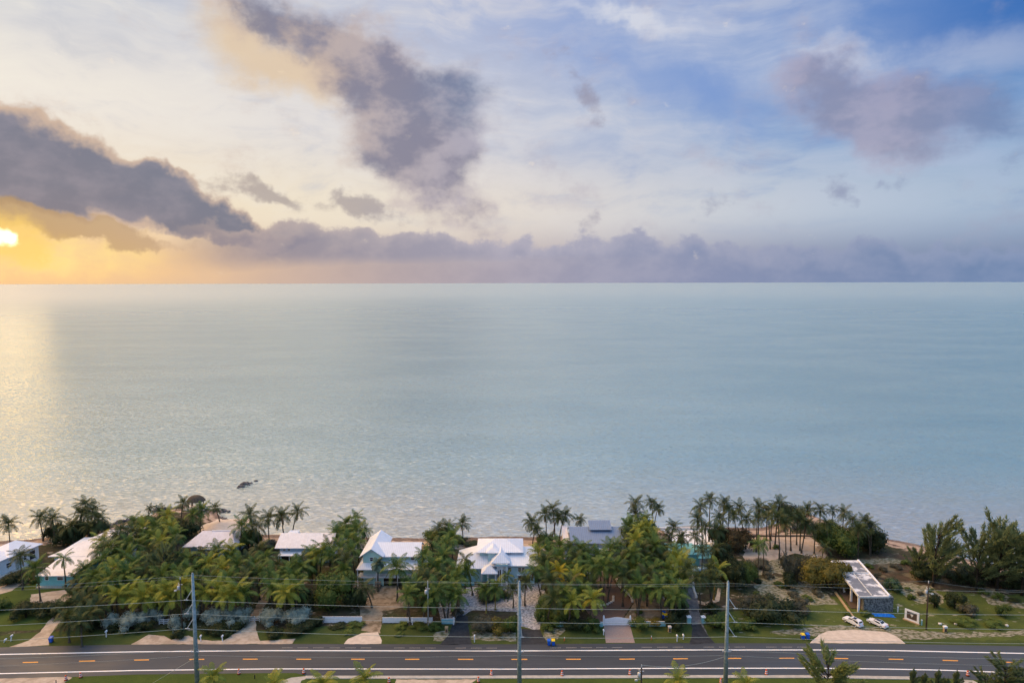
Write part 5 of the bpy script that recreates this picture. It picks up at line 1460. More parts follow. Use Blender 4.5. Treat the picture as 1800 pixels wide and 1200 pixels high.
# little dock by the shore tree, bench on the sand, driftwood table
o = new_thing('small_dock', 'little pale dock frame at the end of the sandy track', 'dock', G(1391, 930)); box('deck', 0, 2.6, 0, 7, 0.25, .4, M['wood'], o)
boxes('railing', [(0, .12, 0, 7, .4, 1.3), (2.48, 2.6, 0, 7, .4, 1.3), (0, 2.6, 6.9, 7.0, 1.2, 1.3)], M['offwhite'], o)
o = new_thing('picnic_bench', 'white bench on the sand beside the dark bins, left of the big seagrape', 'bench', G(1434, 962)); box('seat', 0, 2.4, 0, .6, .5, .62, M['white'], o)
for x in (.2, 2.1): box('leg', x, x + .12, .1, .5, 0, .5, M['white'], o)
o = new_thing('sand_fence', 'low dark timber barrier lying across the beach under the palm row', 'barrier', G(1314, 943)); 
for i in range(6): box('log', i * 4.0, i * 4.0 + 3.9, 0, .4, 0, .5, M['wood'], o)

# ------------------------------------------------------------------ cars
def car(px, py, rz, lab, kind):
    o = new_thing('parked_car', lab, 'car', G(px, py), rz)
    if kind == 'suv':
        prof = [(-2.3, .45), (-2.32, .85), (-2.2, 1.05), (-2.05, 1.62), (-1.6, 1.74), (.35, 1.74), (.95, 1.20), (1.35, 1.10), (2.2, .98), (2.35, .72), (2.3, .42)]
        glass = [(-2.0, 1.10), (-1.86, 1.56), (.30, 1.60), (.82, 1.14)]
    else:
        prof = [(-2.3, .42), (-2.33, .78), (-2.15, .98), (-1.55, 1.05), (-.95, 1.40), (-.3, 1.46), (.35, 1.40), (1.05, .98), (1.9, .86), (2.28, .66), (2.28, .40)]
        glass = [(-1.45, 1.02), (-.92, 1.34), (.32, 1.35), (.92, .98)]
    bm = bmesh.new(); st = []
    for y, k in ((-.90, .97), (-.78, 1.0), (.78, 1.0), (.90, .97)):
        ins = 0.10 if abs(y) > .85 else 0
        st.append([bm.verts.new((x, y * (1 - (.18 if z > 1.15 else 0)), z - (ins if z > 1.0 else 0) * .6)) for x, z in prof])
    n = len(prof)
    for a, b in zip(st, st[1:]):
        for k in range(n): bm.faces.new((a[k], a[(k + 1) % n], b[(k + 1) % n], b[k]))
    bm.faces.new(st[0]); bm.faces.new(st[-1][::-1])
    body = linkobj('body', finish(bm, 'body', M['carwhite']), o)
    for s in (-1, 1):
        vs = [(x, s * (.755 + .16 * (1.75 - z) * .55 + (.015)), z) for x, z in glass]; vs2 = [(x, s * (abs(y) - .03), z) for x, y, z in vs]
        mesh_of('side_window', vs + vs2, [(0, 1, 2, 3), (7, 6, 5, 4), (0, 4, 5, 1), (1, 5, 6, 2), (2, 6, 7, 3), (3, 7, 4, 0)], M['glass'], o)
        for x in (-1.4, 1.4):
            bm = bmesh.new(); tubes(bm, [Vector((x, s * .70, .34)), Vector((x, s * .93, .34))], [.34, .34], 14)
            w_ = linkobj('wheel', finish(bm, 'wheel', M['black'], False), o)
            bm = bmesh.new(); tubes(bm, [Vector((x, s * .925, .34)), Vector((x, s * .945, .34))], [.2, .2], 10); linkobj('rim', finish(bm, 'rim', M['offwhite']), w_)
    def pane(name, a, b, w=.64, off_=.012):
        (x0, z0), (x1, z1) = a, b
        d = Vector((x1 - x0, 0, z1 - z0)).normalized(); nrm = Vector((-d.z, 0, d.x))
        if nrm.z < 0: nrm = -nrm
        q = [Vector((x0, -w, z0)), Vector((x0, w, z0)), Vector((x1, w * .93, z1)), Vector((x1, -w * .93, z1))]
        mesh_of(name, [v + nrm * off_ for v in q] + [v - nrm * .02 for v in q], [(0, 1, 2, 3), (7, 6, 5, 4), (0, 4, 5, 1), (1, 5, 6, 2), (2, 6, 7, 3), (3, 7, 4, 0)], M['glass'], o)
    if kind == 'suv':
        pane('windscreen', (.93, 1.24), (.42, 1.69)); pane('rear_window', (-2.16, 1.14), (-2.07, 1.56)); box('roof_rail', -1.5, .2, -.68, -.62, 1.75, 1.8, M['black'], o); box('roof_rail', -1.5, .2, .62, .68, 1.75, 1.8, M['black'], o)
        box('sunroof', -1.0, -.1, -.45, .45, 1.745, 1.76, M['glass'], o)
    else:
        pane('windscreen', (1.0, 1.0), (.40, 1.38)); pane('rear_window', (-1.50, 1.07), (-.98, 1.39)); box('sunroof', -.85, .25, -.5, .5, 1.455, 1.475, M['glass'], o)
    for s in (-1, 1):
        box('headlight', 2.2, 2.33, s * .6 - .18, s * .6 + .18, .66, .80, M['offwhite'], o)
        box('tail_light', -2.37, -2.28, s * .66 - .14, s * .66 + .14, .78, .95, M['orange'], o)
    box('bumper', -2.42, -2.25, -.8, .8, .36, .6, M['carwhite'], o)
    return o
car(1499, 1096, R(118), 'white station wagon with a black rear window parked left of the path', 'suv')
car(1542, 1098, R(122), 'white low car with a dark glass roof parked beside the blue tarp', 'sedan')
# ------------------------------------------------------------------ palms that stand out singly
PALMS = [
 # px, py, h, label, opts
 (15, 921, 9.0, 'lone coconut palm on the beach at the far left, behind the white hipped roof', dict(size=.95, kind='palmdark')),
 (70, 910, 8.0, 'left palm of the pair rising behind the hipped white roof', dict(kind='palmdark')),
 (92, 912, 8.0, 'right palm of the pair rising behind the hipped white roof', dict(kind='palmdark')),
 (122, 925, 7.0, 'low palm filling the gap beneath the tallest left shore cluster', dict(kind='palmdark')),
 (150, 888, 11.0, 'tallest coconut palm of the cluster behind the turquoise cottage', dict(kind='palmdark')),
 (163, 897, 10.0, 'dense palm just right of the tallest one behind the turquoise cottage', dict(kind='palmdark')),
 (143, 903, 9.0, 'palm leaning left in the cluster behind the turquoise cottage', dict(kind='palmdark')),
 (174, 911, 8.5, 'rightmost palm of the cluster behind the turquoise cottage', dict(kind='palmdark')),
 (160, 925, 6.5, 'short palm at the foot of the cluster behind the turquoise cottage', dict(kind='palmdark')),
 (263, 893, 5.0, 'small windblown palm near the dark rock wall on the point', dict(size=.6, kind='palmdark')),
 (322, 884, 7.0, 'palm with drooping crown just left of the thatched hut', dict(size=.85, kind='palmdark')),
 (355, 896, 8.0, 'broad palm in front of the thatched hut', dict(size=.95)),
 (340, 903, 7.0, 'palm in front of the thatched hut, at the left side of its deck', dict(size=.9)),
 (378, 892, 6.5, 'slender palm just right of the thatched hut', dict(size=.8, kind='palmdark')),
 (440, 905, 8.0, 'palm at the left end of the row between the two pale blue houses', dict(kind='palmdark')),
 (425, 925, 8.0, 'bushy palm beside the right end of the left pale blue roof', dict()),
 (450, 925, 8.0, 'low bushy palm in front of the row between the pale blue houses', dict(kind='palmdark')),
 (471, 910, 9.0, 'slim palm standing clear in the row behind the right pale blue house', dict(lean=0, kind='palmdark', size=.9)),
 (495, 907, 9.0, 'full crowned palm in the row behind the right pale blue roof', dict(kind='palmdark', count=24)),
 (523, 899, 9.0, 'palm with a curved trunk standing apart above the right pale blue roof', dict(lean=2, dirx=15, kind='palmdark', size=.95)),
 (625, 911, 9.0, 'highest palm of the clump left of the mint green house', dict(size=.9)),
 (608, 920, 8.0, 'palm left of the highest one in the clump by the mint green house', dict(size=.9)),
 (592, 936, 7.0, 'outer left palm of the clump by the mint green house', dict()),
 (640, 933, 6.0, 'low palm touching the back gable of the mint green house', dict(size=.8)),
 (612, 948, 8.0, 'mid height palm in the clump left of the mint green house', dict()),
 (628, 930, 7.5, 'palm in the middle of the clump left of the mint green house', dict()),
 (772, 927, 6.5, 'left palm of the beach trio between the mint house and the blue house', dict(size=.85, kind='palmdark')),
 (788, 925, 6.5, 'middle palm of the beach trio between the mint house and the blue house', dict(size=.8, kind='palmdark')),
 (813, 920, 7.0, 'right palm of the beach trio, with a bare reddish trunk', dict(size=.85, lean=0, kind='palmdark')),
 (934, 917, 7.5, 'left palm of the beach row right of the big blue house, trunk leaning', dict(size=.9, lean=3, dirx=170, kind='palmdark')),
 (943, 931, 6.0, 'lower palm below the leaning one right of the big blue house', dict(size=.7, kind='palmdark')),
 (958, 903, 9.0, 'palm left of the tallest one in the beach row left of the grey roof', dict(size=.85, kind='palmdark')),
 (971, 894, 10.0, 'tallest palm of the beach row left of the grey metal roof', dict(size=.9, kind='palmdark')),
 (981, 909, 8.0, 'palm under the tallest one in the beach row left of the grey roof', dict(size=.8, kind='palmdark', lean=2)),
 (994, 905, 8.5, 'palm nearest the grey metal roof in the beach row', dict(size=.85, kind='palmdark', lean=2)),
 (1019, 913, 5.5, 'small palm showing over the left half of the grey metal roof', dict(size=.7, kind='palmdark')),
 (1117, 885, 12.0, 'highest palm on top of the tall green mass right of the grey roof', dict(kind='palmdark', size=.9)),
 (1145, 884, 11.0, 'slim palm against the sea, right of the tall green mass', dict(size=.7, lean=1, kind='palmdark')),
 (1157, 893, 10.0, 'outermost slim palm right of the tall green mass, bare trunk', dict(size=.72, lean=2, kind='palmdark')),
 (1184, 926, 8.0, 'palm at the left of the group over the white beach terrace', dict(size=.75, kind='palmdark')),
 (1176, 939, 7.0, 'low palm at the left edge of the white beach terrace', dict(size=.7, kind='palmdark')),
 (1198, 943, 8.0, 'palm in front of the white beach terrace, left of the turquoise wall', dict(size=.8, kind='palmdark')),
 (1222, 941, 9.0, 'palm in front of the white beach terrace, over the turquoise wall', dict(size=.8, kind='palmdark')),
 (1231, 890, 13.0, 'tall palm second from the highest in the group right of the terrace', dict(size=.85, kind='palmdark')),
 (1248, 878, 14.0, 'highest slender palm right of the white terrace, seen against the sea', dict(size=.85, lean=0, kind='palmdark')),
 (1226, 912, 12.0, 'palm leaning out left under the two high ones by the terrace', dict(size=.85, kind='palmdark')),
 (1240, 925, 11.0, 'dense palm under the high pair right of the white terrace', dict(size=.8, kind='palmdark')),
 (1274, 886, 11.5, 'first palm of the shore row right of the terrace, with dead fronds below', dict(size=.85, kind='palmdark', dead=4)),
 (1281, 897, 10.0, 'lower twin of the first palm in the shore row right of the terrace', dict(size=.75, kind='palmdark')),
 (1300, 892, 11.0, 'second palm of the shore row right of the terrace', dict(size=.85, kind='palmdark')),
 (1312, 911, 10.0, 'short palm between the second and third palms of the shore row', dict(size=.75, kind='palmdark')),
 (1334, 892, 11.5, 'third tall palm of the shore row, before the empty beach', dict(size=.9, kind='palmdark')),
 (1332, 912, 11.0, 'lower palm before the empty beach, under the third tall one', dict(size=.8, kind='palmdark')),
 (1350, 908, 11.0, 'palm with a leaning trunk over the dark wrack line on the beach', dict(size=.75, kind='palmdark', lean=2)),
 (1359, 894, 11.0, 'palm left of the tallest one over the beach clearing', dict(size=.8, kind='palmdark')),
 (1370, 887, 14.0, 'tallest palm over the beach clearing, left of the dark seaside tree', dict(size=.95, kind='palmdark', lean=1)),
 (1367, 910, 13.0, 'thick palm under the tallest one over the beach clearing', dict(size=.9, kind='palmdark')),
 (1379, 921, 12.0, 'palm drooping in front of the little wooden dock', dict(size=.85, kind='palmdark')),
 (1402, 907, 9.5, 'palm in front of the dark seaside tree near the little dock', dict(size=.7, kind='palmdark')),
 (1420, 895, 10.0, 'tall palm right of the dark seaside tree', dict(size=.85, kind='palmdark')),
 (1442, 896, 10.0, 'round headed palm right of the sandy track to the dock', dict(size=.8, kind='palmdark')),
 (1418, 921, 9.0, 'palm beside the sandy track, below the round headed one', dict(size=.85, kind='palmdark')),
 (1433, 929, 8.0, 'short palm beside the sandy track to the dock', dict(size=.8, kind='palmdark')),
 (1463, 896, 10.0, 'slim palm with a V shaped crown, alone against the sea', dict(size=.65, count=14, kind='palmdark')),
 (1484, 901, 10.0, 'palm showing above the big round seagrape', dict(size=.85, kind='palmdark')),
 (1520, 917, 10.0, 'left palm of the pair at the dark seaside thicket on the right', dict(size=.8, kind='palmdark')),
 (1532, 925, 9.0, 'right palm of the pair at the dark seaside thicket on the right', dict(size=.8, kind='palmdark')),
 (1334, 957, 10.5, 'slim palm on a tall bare trunk before the beach clearing', dict(size=.75, lean=0)),
 (1343, 952, 10.0, 'second slim palm beside the one on a bare trunk before the clearing', dict(size=.5, count=10, lean=0)),
 (36, 978, 9.5, 'left of the two palms on the lawn in front of the white hipped house', dict(size=.95, kind='palmdark')),
 (62, 999, 9.0, 'right of the two palms on the lawn in front of the white hipped house', dict(size=.95)),
 (112, 981, 8.5, 'straight grey trunked palm at the front corner of the turquoise cottage', dict(size=.85, lean=0, count=13)),
 (455, 1006, 7.5, 'palm on a straight dark trunk beside the sandy path', dict(size=.95, lean=0)),
 (664, 990, 8.0, 'small silvery fan headed palm in front of the mint green house', dict(kind='palmsilver', lean=0, count=30, dead=0, size=.95)),
 (697, 998, 9.0, 'big palm in front of the right half of the mint green house', dict(size=1.08, lean=0, count=24)),
 (640, 1031, 6.0, 'low palm below the deck of the mint green house', dict(size=.9, count=15, kind='palmdark')),
 (817, 983, 9.5, 'slim palm in front of the left wing of the big blue house', dict(size=.75, lean=0, count=13, kind='palmdark')),
 (822, 1003, 7.5, 'palm below the slim one in front of the left wing of the big blue house', dict(size=.95)),
 (851, 1035, 5.5, 'left of the two short palms in the dark planted island of the gravel court', dict(size=.75, tk='y')),
 (871, 1032, 6.0, 'right of the two short palms in the dark planted island of the gravel court', dict(size=.9, tk='y')),
 (893, 1011, 4.0, 'small palm against the blue wall beside the white entrance posts', dict(size=.5, count=12)),
 (902, 1036, 5.0, 'dark palm just left of the middle steel power pole', dict(size=.7, kind='palmdark')),
 (923, 1022, 6.5, 'palm in front of the garage of the big blue house', dict(size=.75, kind='palmdark')),
 (938, 1003, 8.0, 'palm with a curved pale trunk at the right corner of the big blue house', dict(size=.85, lean=2, dirx=170)),
 (983, 1005, 7.0, 'golden yellow palm between the blue house and the brick yard', dict(kind='palmgold', size=.85, count=22)),
 (1040, 1031, 5.5, 'bushy palm in the curbed ring of the brick yard', dict(size=1.0, kind='palmdark', count=22)),
 (1112, 1031, 7.0, 'left head of the many stemmed palm clump on the sandy yard', dict(size=.8, lean=2, dirx=120)),
 (1123, 1027, 7.5, 'centre head of the many stemmed palm clump on the sandy yard', dict(size=.9, lean=1, dirx=80)),
 (1131, 1033, 7.0, 'right head of the many stemmed palm clump on the sandy yard', dict(size=.8, lean=2, dirx=40)),
 (1176, 1040, 6.0, 'palm shading the pale blue kayak', dict(size=.95, kind='palmdark')),
 (1262, 1000, 8.5, 'palm with a yellow upper trunk right of the stone lined driveway', dict(size=.85, tk='y', kind='palmyellow', lean=1, count=15)),
 (1235, 965, 9.0, 'palm in front of the pale blue garage door of the turquoise house', dict(size=.8, kind='palmdark', lean=0)),
 (1450, 962, 6.0, 'little palm beside the white post at the edge of the scrub', dict(size=.6, count=12, kind='palmdark')),
]
for a in PALMS:
    palm(a[0], a[1], a[2], a[3], None, **a[4])
# palms that nothing tells apart, zone by zone
ZONES = [
 ('thicket palm right of the turquoise cottage', 'palms of the thicket right of the turquoise cottage', 'palm', 8.5, 0.95,
  [(190, 963), (180, 949), (207, 945), (218, 955), (183, 985), (202, 998), (232, 938), (250, 928), (243, 958), (262, 945), (224, 978), (240, 992), (150, 1002), (262, 968), (214, 930), (272, 925),
   (300, 925), (310, 940), (255, 1008), (285, 1012), (310, 1010), (296, 905), (168, 1012), (222, 1008), (195, 1015), (320, 1028), (236, 915), (282, 900), (225, 955), (330, 1005), (280, 955), (205, 970), (175, 968), (298, 985)]),
 ('low dark palm by the sandy driveway', 'dark low palms beside the sandy driveway', 'palmdark', 5.5, 0.9,
  [(138, 1018), (152, 1026), (130, 1046), (142, 1062), (158, 1050), (170, 1066), (152, 1080), (120, 1070), (120, 1090), (140, 1094)]),
 ('yellow green palm fronting the left thicket', 'yellow green palms of the left thicket', 'palmyellow', 7.0, 1.0,
  [(190, 1030), (213, 1026), (228, 1044), (246, 1029), (252, 1050), (205, 1046), (292, 1036), (300, 1050), (272, 1044), (385, 1036), (397, 1046), (360, 1042), (412, 1038)]),
 ('palm before the pale blue houses', 'palms of the belt in front of the pale blue houses', 'palm', 7.5, 0.95,
  [(352, 976), (345, 1000), (368, 990), (392, 1002), (418, 994), (434, 984), (448, 990), (408, 965), (372, 1015), (428, 1022), (402, 1018), (478, 1012), (505, 1010), (492, 1026), (518, 1018), (532, 996),
   (488, 992), (466, 978), (528, 986), (556, 976), (515, 1000), (505, 1040), (478, 1036), (456, 965), (404, 980), (380, 968), (548, 972), (330, 985), (440, 1010), (345, 1030), (430, 1044),(520,1035)]),
 ('palm left of the mint green house', 'palms left of the mint green house', 'palm', 7.5, 0.95,
  [(582, 975), (600, 962), (592, 986), (604, 1000), (620, 965), (578, 958), (610, 984), (628, 952), (566, 968)]),
 ('palm between mint and blue houses', 'palms between the mint house and the blue house', 'palm', 8.0, 0.98,
  [(742, 1002), (758, 990), (776, 976), (756, 1018), (780, 1012), (800, 1008), (770, 1036), (790, 1040), (744, 1040), (728, 1030), (716, 1044), (784, 956), (762, 962),
   (770, 1002), (735, 1018), (806, 1048), (756, 1048), (795, 1025), (745, 975), (778, 990), (795, 945)]),
 ('palm left of the brick yard', 'palms left of the brick yard', 'palm', 7.5, 0.92,
  [(965, 968), (984, 982), (958, 988), (1012, 984), (1022, 1000), (1000, 1000), (970, 1022), (1002, 1028), (1020, 1040), (990, 1042), (962, 1004), (985, 958), (1000, 965), (966, 950), (1030, 985), (1006, 1056), (975, 1052), (948, 972), (1012, 1014), (1045, 1052)]),
 ('palm before the grey metal roof', 'palms in front of the grey metal roof', 'palm', 9.0, 0.95,
  [(1036, 972), (1052, 978), (1072, 966), (1086, 962), (1100, 978), (1082, 996), (1062, 998), (1110, 1000), (1098, 1012), (1042, 995), (1068, 982), (1110, 965), (1020, 965), (1095, 985), (1125, 990)]),
 ('palm in the tall green mass', 'palms of the tall green mass right of the grey roof', 'palm', 10.0, 0.9,
  [(1120, 905), (1132, 915), (1112, 918), (1125, 932), (1140, 930), (1108, 940), (1118, 950), (1134, 948), (1148, 945), (1128, 965), (1145, 965), (1112, 975), (1152, 958), (1104, 925)]),
 ('palm left of the stone lined driveway', 'palms left of the stone lined driveway', 'palm', 7.5, 0.92,
  [(1137, 984), (1150, 998), (1164, 982), (1172, 1000), (1154, 1018), (1190, 1012), (1178, 1024), (1186, 985), (1160, 1034), (1192, 1032), (1140, 1012), (1170, 966), (1186, 968), (1200, 985), (1196, 1000), (1148, 975), (1205, 1020), (1190, 1048)]),
 ('palm around the turquoise house', 'palms around the turquoise house', 'palmdark', 9.0, 0.82,
  [(1258, 962), (1210, 1000), (1246, 1000), (1226, 1015), (1240, 1020), (1256, 1020), (1262, 930), (1265, 912)]),
 ('shore palm over the empty beach', 'shore palms over the empty beach', 'palmdark', 11.0, 0.8,
  [(1290, 905), (1345, 898), (1386, 905), (1410, 912), (1452, 918), (1500, 915), (1510, 930)]),
 ('palm crown at the bottom edge', 'palm crowns at the bottom edge', 'palmyellow', 5.0, 0.85,
  [(374, 1190), (478, 1203), (568, 1200), (640, 1194), (1190, 1196), (1310, 1202)]),
]
ORD = ['first', 'second', 'third', 'fourth', 'fifth', 'sixth', 'seventh', 'eighth', 'ninth', 'tenth', 'eleventh', 'twelfth', 'thirteenth']
for lab, grp, kind, h, size, pts in ZONES:
    rows = 1 if len(pts) <= 12 else 3
    srt = sorted(pts, key=lambda q: q[1])
    per = (len(srt) + rows - 1) // rows
    for r in range(rows):
        line = sorted(srt[r * per:(r + 1) * per])
        for i, (px, py) in enumerate(line):
            k = kind
            if kind == 'palm':
                q_ = rp.random(); k = 'palmyellow' if q_ < 0.12 else ('palmdark' if q_ < 0.42 else 'palm')
            where = ('back', 'middle', 'front')[r] + ' row' if rows == 3 else 'row'
            l_ = '%s from the left, %s: %s' % (ORD[i], where, lab)
            palm(px + rp.uniform(-2, 2), py + rp.uniform(-2, 2), h * rp.uniform(0.85, 1.12), l_, grp, kind=k, size=size * rp.uniform(0.88, 1.1), dead=rp.choice((0, 1, 1, 2)))

# ------------------------------------------------------------------ trees and shrubs
B = bush
B('mango_tree', 578, 1084, 96, 84, 'mid', 'big round leafy tree left of the sandy yard in front of the mint house', 'tree', hm=10.5)
B('leafy_tree', 618, 1078, 52, 56, 'dark', 'darker tree at the right of the big round leafy tree', 'tree', hm=6)
B('leafy_tree', 530, 1078, 50, 50, 'dark', 'dark tree at the left of the big round leafy tree', 'tree', hm=5.5)
casuarina(290, 1040, 15, 13, 'casuarina', 7, 'feathery tree rising among the palms in the middle of the left thicket', 0.05, name='feathery_tree')
B('leafy_tree', 300, 958, 75, 60, 'dark', 'dark rounded tree between the thatched hut and the left pale blue house', 'tree', hm=7)
B('leafy_tree', 245, 948, 80, 50, 'mid', 'broad green tree behind the thicket, left of the dark rounded one', 'tree', hm=6)
B('leafy_tree', 110, 965, 70, 60, 'dark', 'dark tree mass behind the turquoise cottage roof, left part', 'tree', hm=7.5)
B('leafy_tree', 152, 955, 66, 50, 'dark', 'dark tree mass behind the turquoise cottage roof, right part', 'tree', hm=6)
B('leafy_tree', 85, 950, 40, 40, 'dark', 'dark bush behind the right end of the hipped white roof', 'tree', hm=5)
B('leafy_tree', 430, 972, 50, 60, 'mid', 'green tree between the two pale blue houses', 'tree', hm=7)
B('leafy_tree', 466, 975, 44, 36, 'scrub', 'grey green bush left of the right pale blue house', 'tree', hm=4)
B('leafy_tree', 600, 962, 60, 50, 'mid', 'leafy tree inside the palm clump left of the mint house', 'tree', hm=6.5)
B('leafy_tree', 770, 965, 70, 60, 'mid', 'leafy tree inside the palms between the mint and blue houses', 'tree', hm=5.5)
for i, (px, py, w, k, hm_, lab) in enumerate([(200, 1010, 34, 'mid', 7.5, 'leafy tree in the middle of the left thicket, above the first yellow palms'), (168, 1045, 36, 'dark', 5, 'dark leafy tree at the left front of the left thicket'), (330, 1060, 40, 'mid', 6, 'green leafy tree beside the left steel pole, above the silver bushes'),
      (238, 975, 40, 'dark', 8, 'dark leafy tree deep in the left thicket'), (270, 1075, 30, 'bright', 4.5, 'bright leafy bush below the yellow palms right of centre of the thicket'), (420, 1060, 40, 'dark', 5, 'dark leafy tree left of the sandy path'), (500, 1062, 44, 'mid', 5.5, 'green leafy tree above the right silver hedge'),
      (355, 1020, 30, 'olive', 6.5, 'olive leafy tree just above the left steel pole top'), (545, 1022, 34, 'bright', 6.5, 'bright leafy tree above the big round leafy tree'), (740, 1068, 40, 'dark', 5, 'dark leafy tree behind the thin concrete pole'), (790, 1058, 36, 'mid', 5.5, 'leafy tree left of the gravel court'),
      (1000, 1070, 34, 'olive', 5, 'olive leafy bush left of the brick yard'), (1150, 1046, 26, 'mid', 5, 'leafy bush right of the many stemmed palm clump'), (1200, 978, 28, 'mid', 7, 'leafy tree left of the turquoise house front')]):
    B('leafy_tree', px, py, w, 30, k, lab, 'tree', hm=hm_)
B('seaside_bush', 830, 963, 44, 20, 'dark', 'low dark bush on the beach behind the left wing of the big blue house', 'shrub')
B('seaside_bush', 806, 958, 40, 22, 'dark', 'low dark bush under the beach palm trio', 'shrub')
B('leafy_tree', 1128, 985, 76, 90, 'mid', 'tall vine covered tree right of the grey metal roof', 'tree', hm=13, squeeze=.8)
B('leafy_tree', 955, 962, 40, 30, 'bright', 'bright green bush behind the palms right of the big blue house', 'shrub')
B('seagrape', 990, 1105, 70, 44, 'mid', 'leafy bush with yellow flecks at the left of the white gate hedge', 'shrub', hm=3.5)
B('seagrape', 968, 1085, 60, 44, 'bright', 'tall green bush right of the gravel court', 'shrub', hm=5)
B('seagrape', 955, 1100, 44, 40, 'mid', 'green bush beside the right mouth of the gravel court', 'shrub', hm=4)
B('leafy_tree', 1276, 1010, 62, 74, 'dark', 'dark tree right of the turquoise house', 'tree', hm=8.5)
B('leafy_tree', 1300, 1042, 66, 60, 'dark', 'large dark tree beside the right steel power pole', 'tree', hm=8)
B('leafy_tree', 1318, 1032, 48, 50, 'mid', 'green tree just right of the right steel power pole', 'tree', hm=6.5)
B('seagrape', 1308, 975, 66, 66, 'red', 'reddish brown seagrape at the left edge of the beach clearing', 'tree', hm=7.5)
B('seagrape', 1270, 968, 50, 60, 'dark', 'dark green seagrape left of the reddish one', 'tree', hm=7)
B('leafy_tree', 1396, 930, 60, 46, 'dark', 'dark dense tree on the shore beside the little dock', 'tree', hm=8)
B('round_bush', 1367, 966, 20, 14, 'bright', 'small clipped round bush on the sand of the beach clearing')
B('seagrape', 1490, 985, 96, 84, 'mid', 'big round bright seagrape tree above the derelict building', 'tree', hm=9)
B('seagrape', 1468, 952, 56, 44, 'mid', 'upper left part tree joined to the big round seagrape', 'tree', hm=6.5)
B('leafy_tree', 1541, 975, 64, 64, 'dark', 'dark seaside thicket tree right of the big seagrape', 'tree', hm=8.5)
B('leafy_tree', 1518, 960, 50, 50, 'dark', 'dark tree between the big seagrape and the seaside thicket', 'tree', hm=7)
B('seagrape', 1468, 1046, 98, 74, 'olive', 'olive and yellow seagrape tree in front of the derelict building', 'tree', hm=8.5)
B('seagrape', 1486, 1032, 44, 40, 'olive', 'yellowish tree overhanging the white roof slab of the derelict building', 'tree', hm=7)
B('scrub_tree', 1398, 1030, 50, 64, 'scrub', 'thin greyish scrub tree with bare limbs behind the palms', 'tree', hm=8.5)
B('leafy_tree', 1392, 1040, 38, 36, 'dark', 'dark shadowy bush at the foot of the greyish scrub tree', 'shrub', hm=4.5)
B('scrub_tree', 1428, 1002, 40, 36, 'scrub', 'pale scrub bush right of the greyish scrub tree')
B('scrub_tree', 1340, 1004, 50, 30, 'scrub', 'pale scrub bush under the slim palms before the beach clearing')
B('scrub_bush', 1372, 1106, 112, 72, 'dark', 'wide dark scrub mound right of the right power pole', hm=5.5)
B('scrub_bush', 1345, 1092, 70, 60, 'scrub', 'wide brownish scrub mound touching the right power pole', hm=5)
B('scrub_bush', 1412, 1088, 56, 44, 'scrub', 'brownish scrub mound at the grass right of the dark one', hm=4)
B('round_bush', 1650, 1074, 34, 36, 'dark', 'round dark bush just right of the brown wooden pole', hm=4)
B('round_bush', 1688, 1076, 42, 40, 'dark', 'largest round dark bush in the grass right of the wooden pole', hm=4.5)
B('round_bush', 1716, 1088, 46, 36, 'scrub', 'flat scrubby bush right of the largest round dark bush', hm=3.2)
B('round_bush', 1772, 1088, 36, 30, 'mid', 'lone round green bush near the right edge', hm=3)
B('low_bush', 1708, 1106, 52, 22, 'bright', 'spreading bright green low bush, left of two in the right grass', hm=1.4)
B('low_bush', 1757, 1108, 46, 20, 'bright', 'spreading bright green low bush, right of two in the right grass', hm=1.3)
B('seaside_bush', 1638, 1025, 60, 46, 'dark', 'dark bush under the left windswept casuarina', hm=5)
B('seaside_bush', 1708, 1035, 76, 44, 'dark', 'dark bush under the middle windswept casuarina', hm=5)
B('seaside_bush', 1762, 1034, 70, 40, 'dark', 'dark bush under the right windswept casuarinas', hm=5)
B('seaside_bush', 1800, 1042, 60, 34, 'dark', 'dark bush at the right edge under the casuarinas', hm=4)
B('low_bush', 1494, 1085, 20, 14, 'bright', 'small green bush left of the path to the derelict building', hm=1.2)
B('low_bush', 1526, 1086, 26, 16, 'bright', 'small green bush between the path and the blue tarp', hm=1.4)
B('round_bush', 30, 1095, 60, 48, 'dark', 'left of the two dark rounded bushes on the lawn at the far left', hm=4)
B('round_bush', 78, 1092, 56, 44, 'dark', 'right of the two dark rounded bushes on the lawn at the far left', hm=4)
B('round_bush', -6, 1080, 44, 40, 'mid', 'bush cut by the left edge beside the two dark rounded ones', hm=3.5)
B('leafy_tree', 16, 1032, 50, 40, 'dark', 'dark bush at the left edge below the white hipped house', hm=3.5)
B('leafy_tree', 60, 1026, 40, 26, 'mid', 'green bush between the lawn palms and the white hipped house', hm=2.5)
B('planted_island', 865, 1060, 74, 30, 'dark', 'dark planted island with two short palms in the gravel court', hm=2.2)
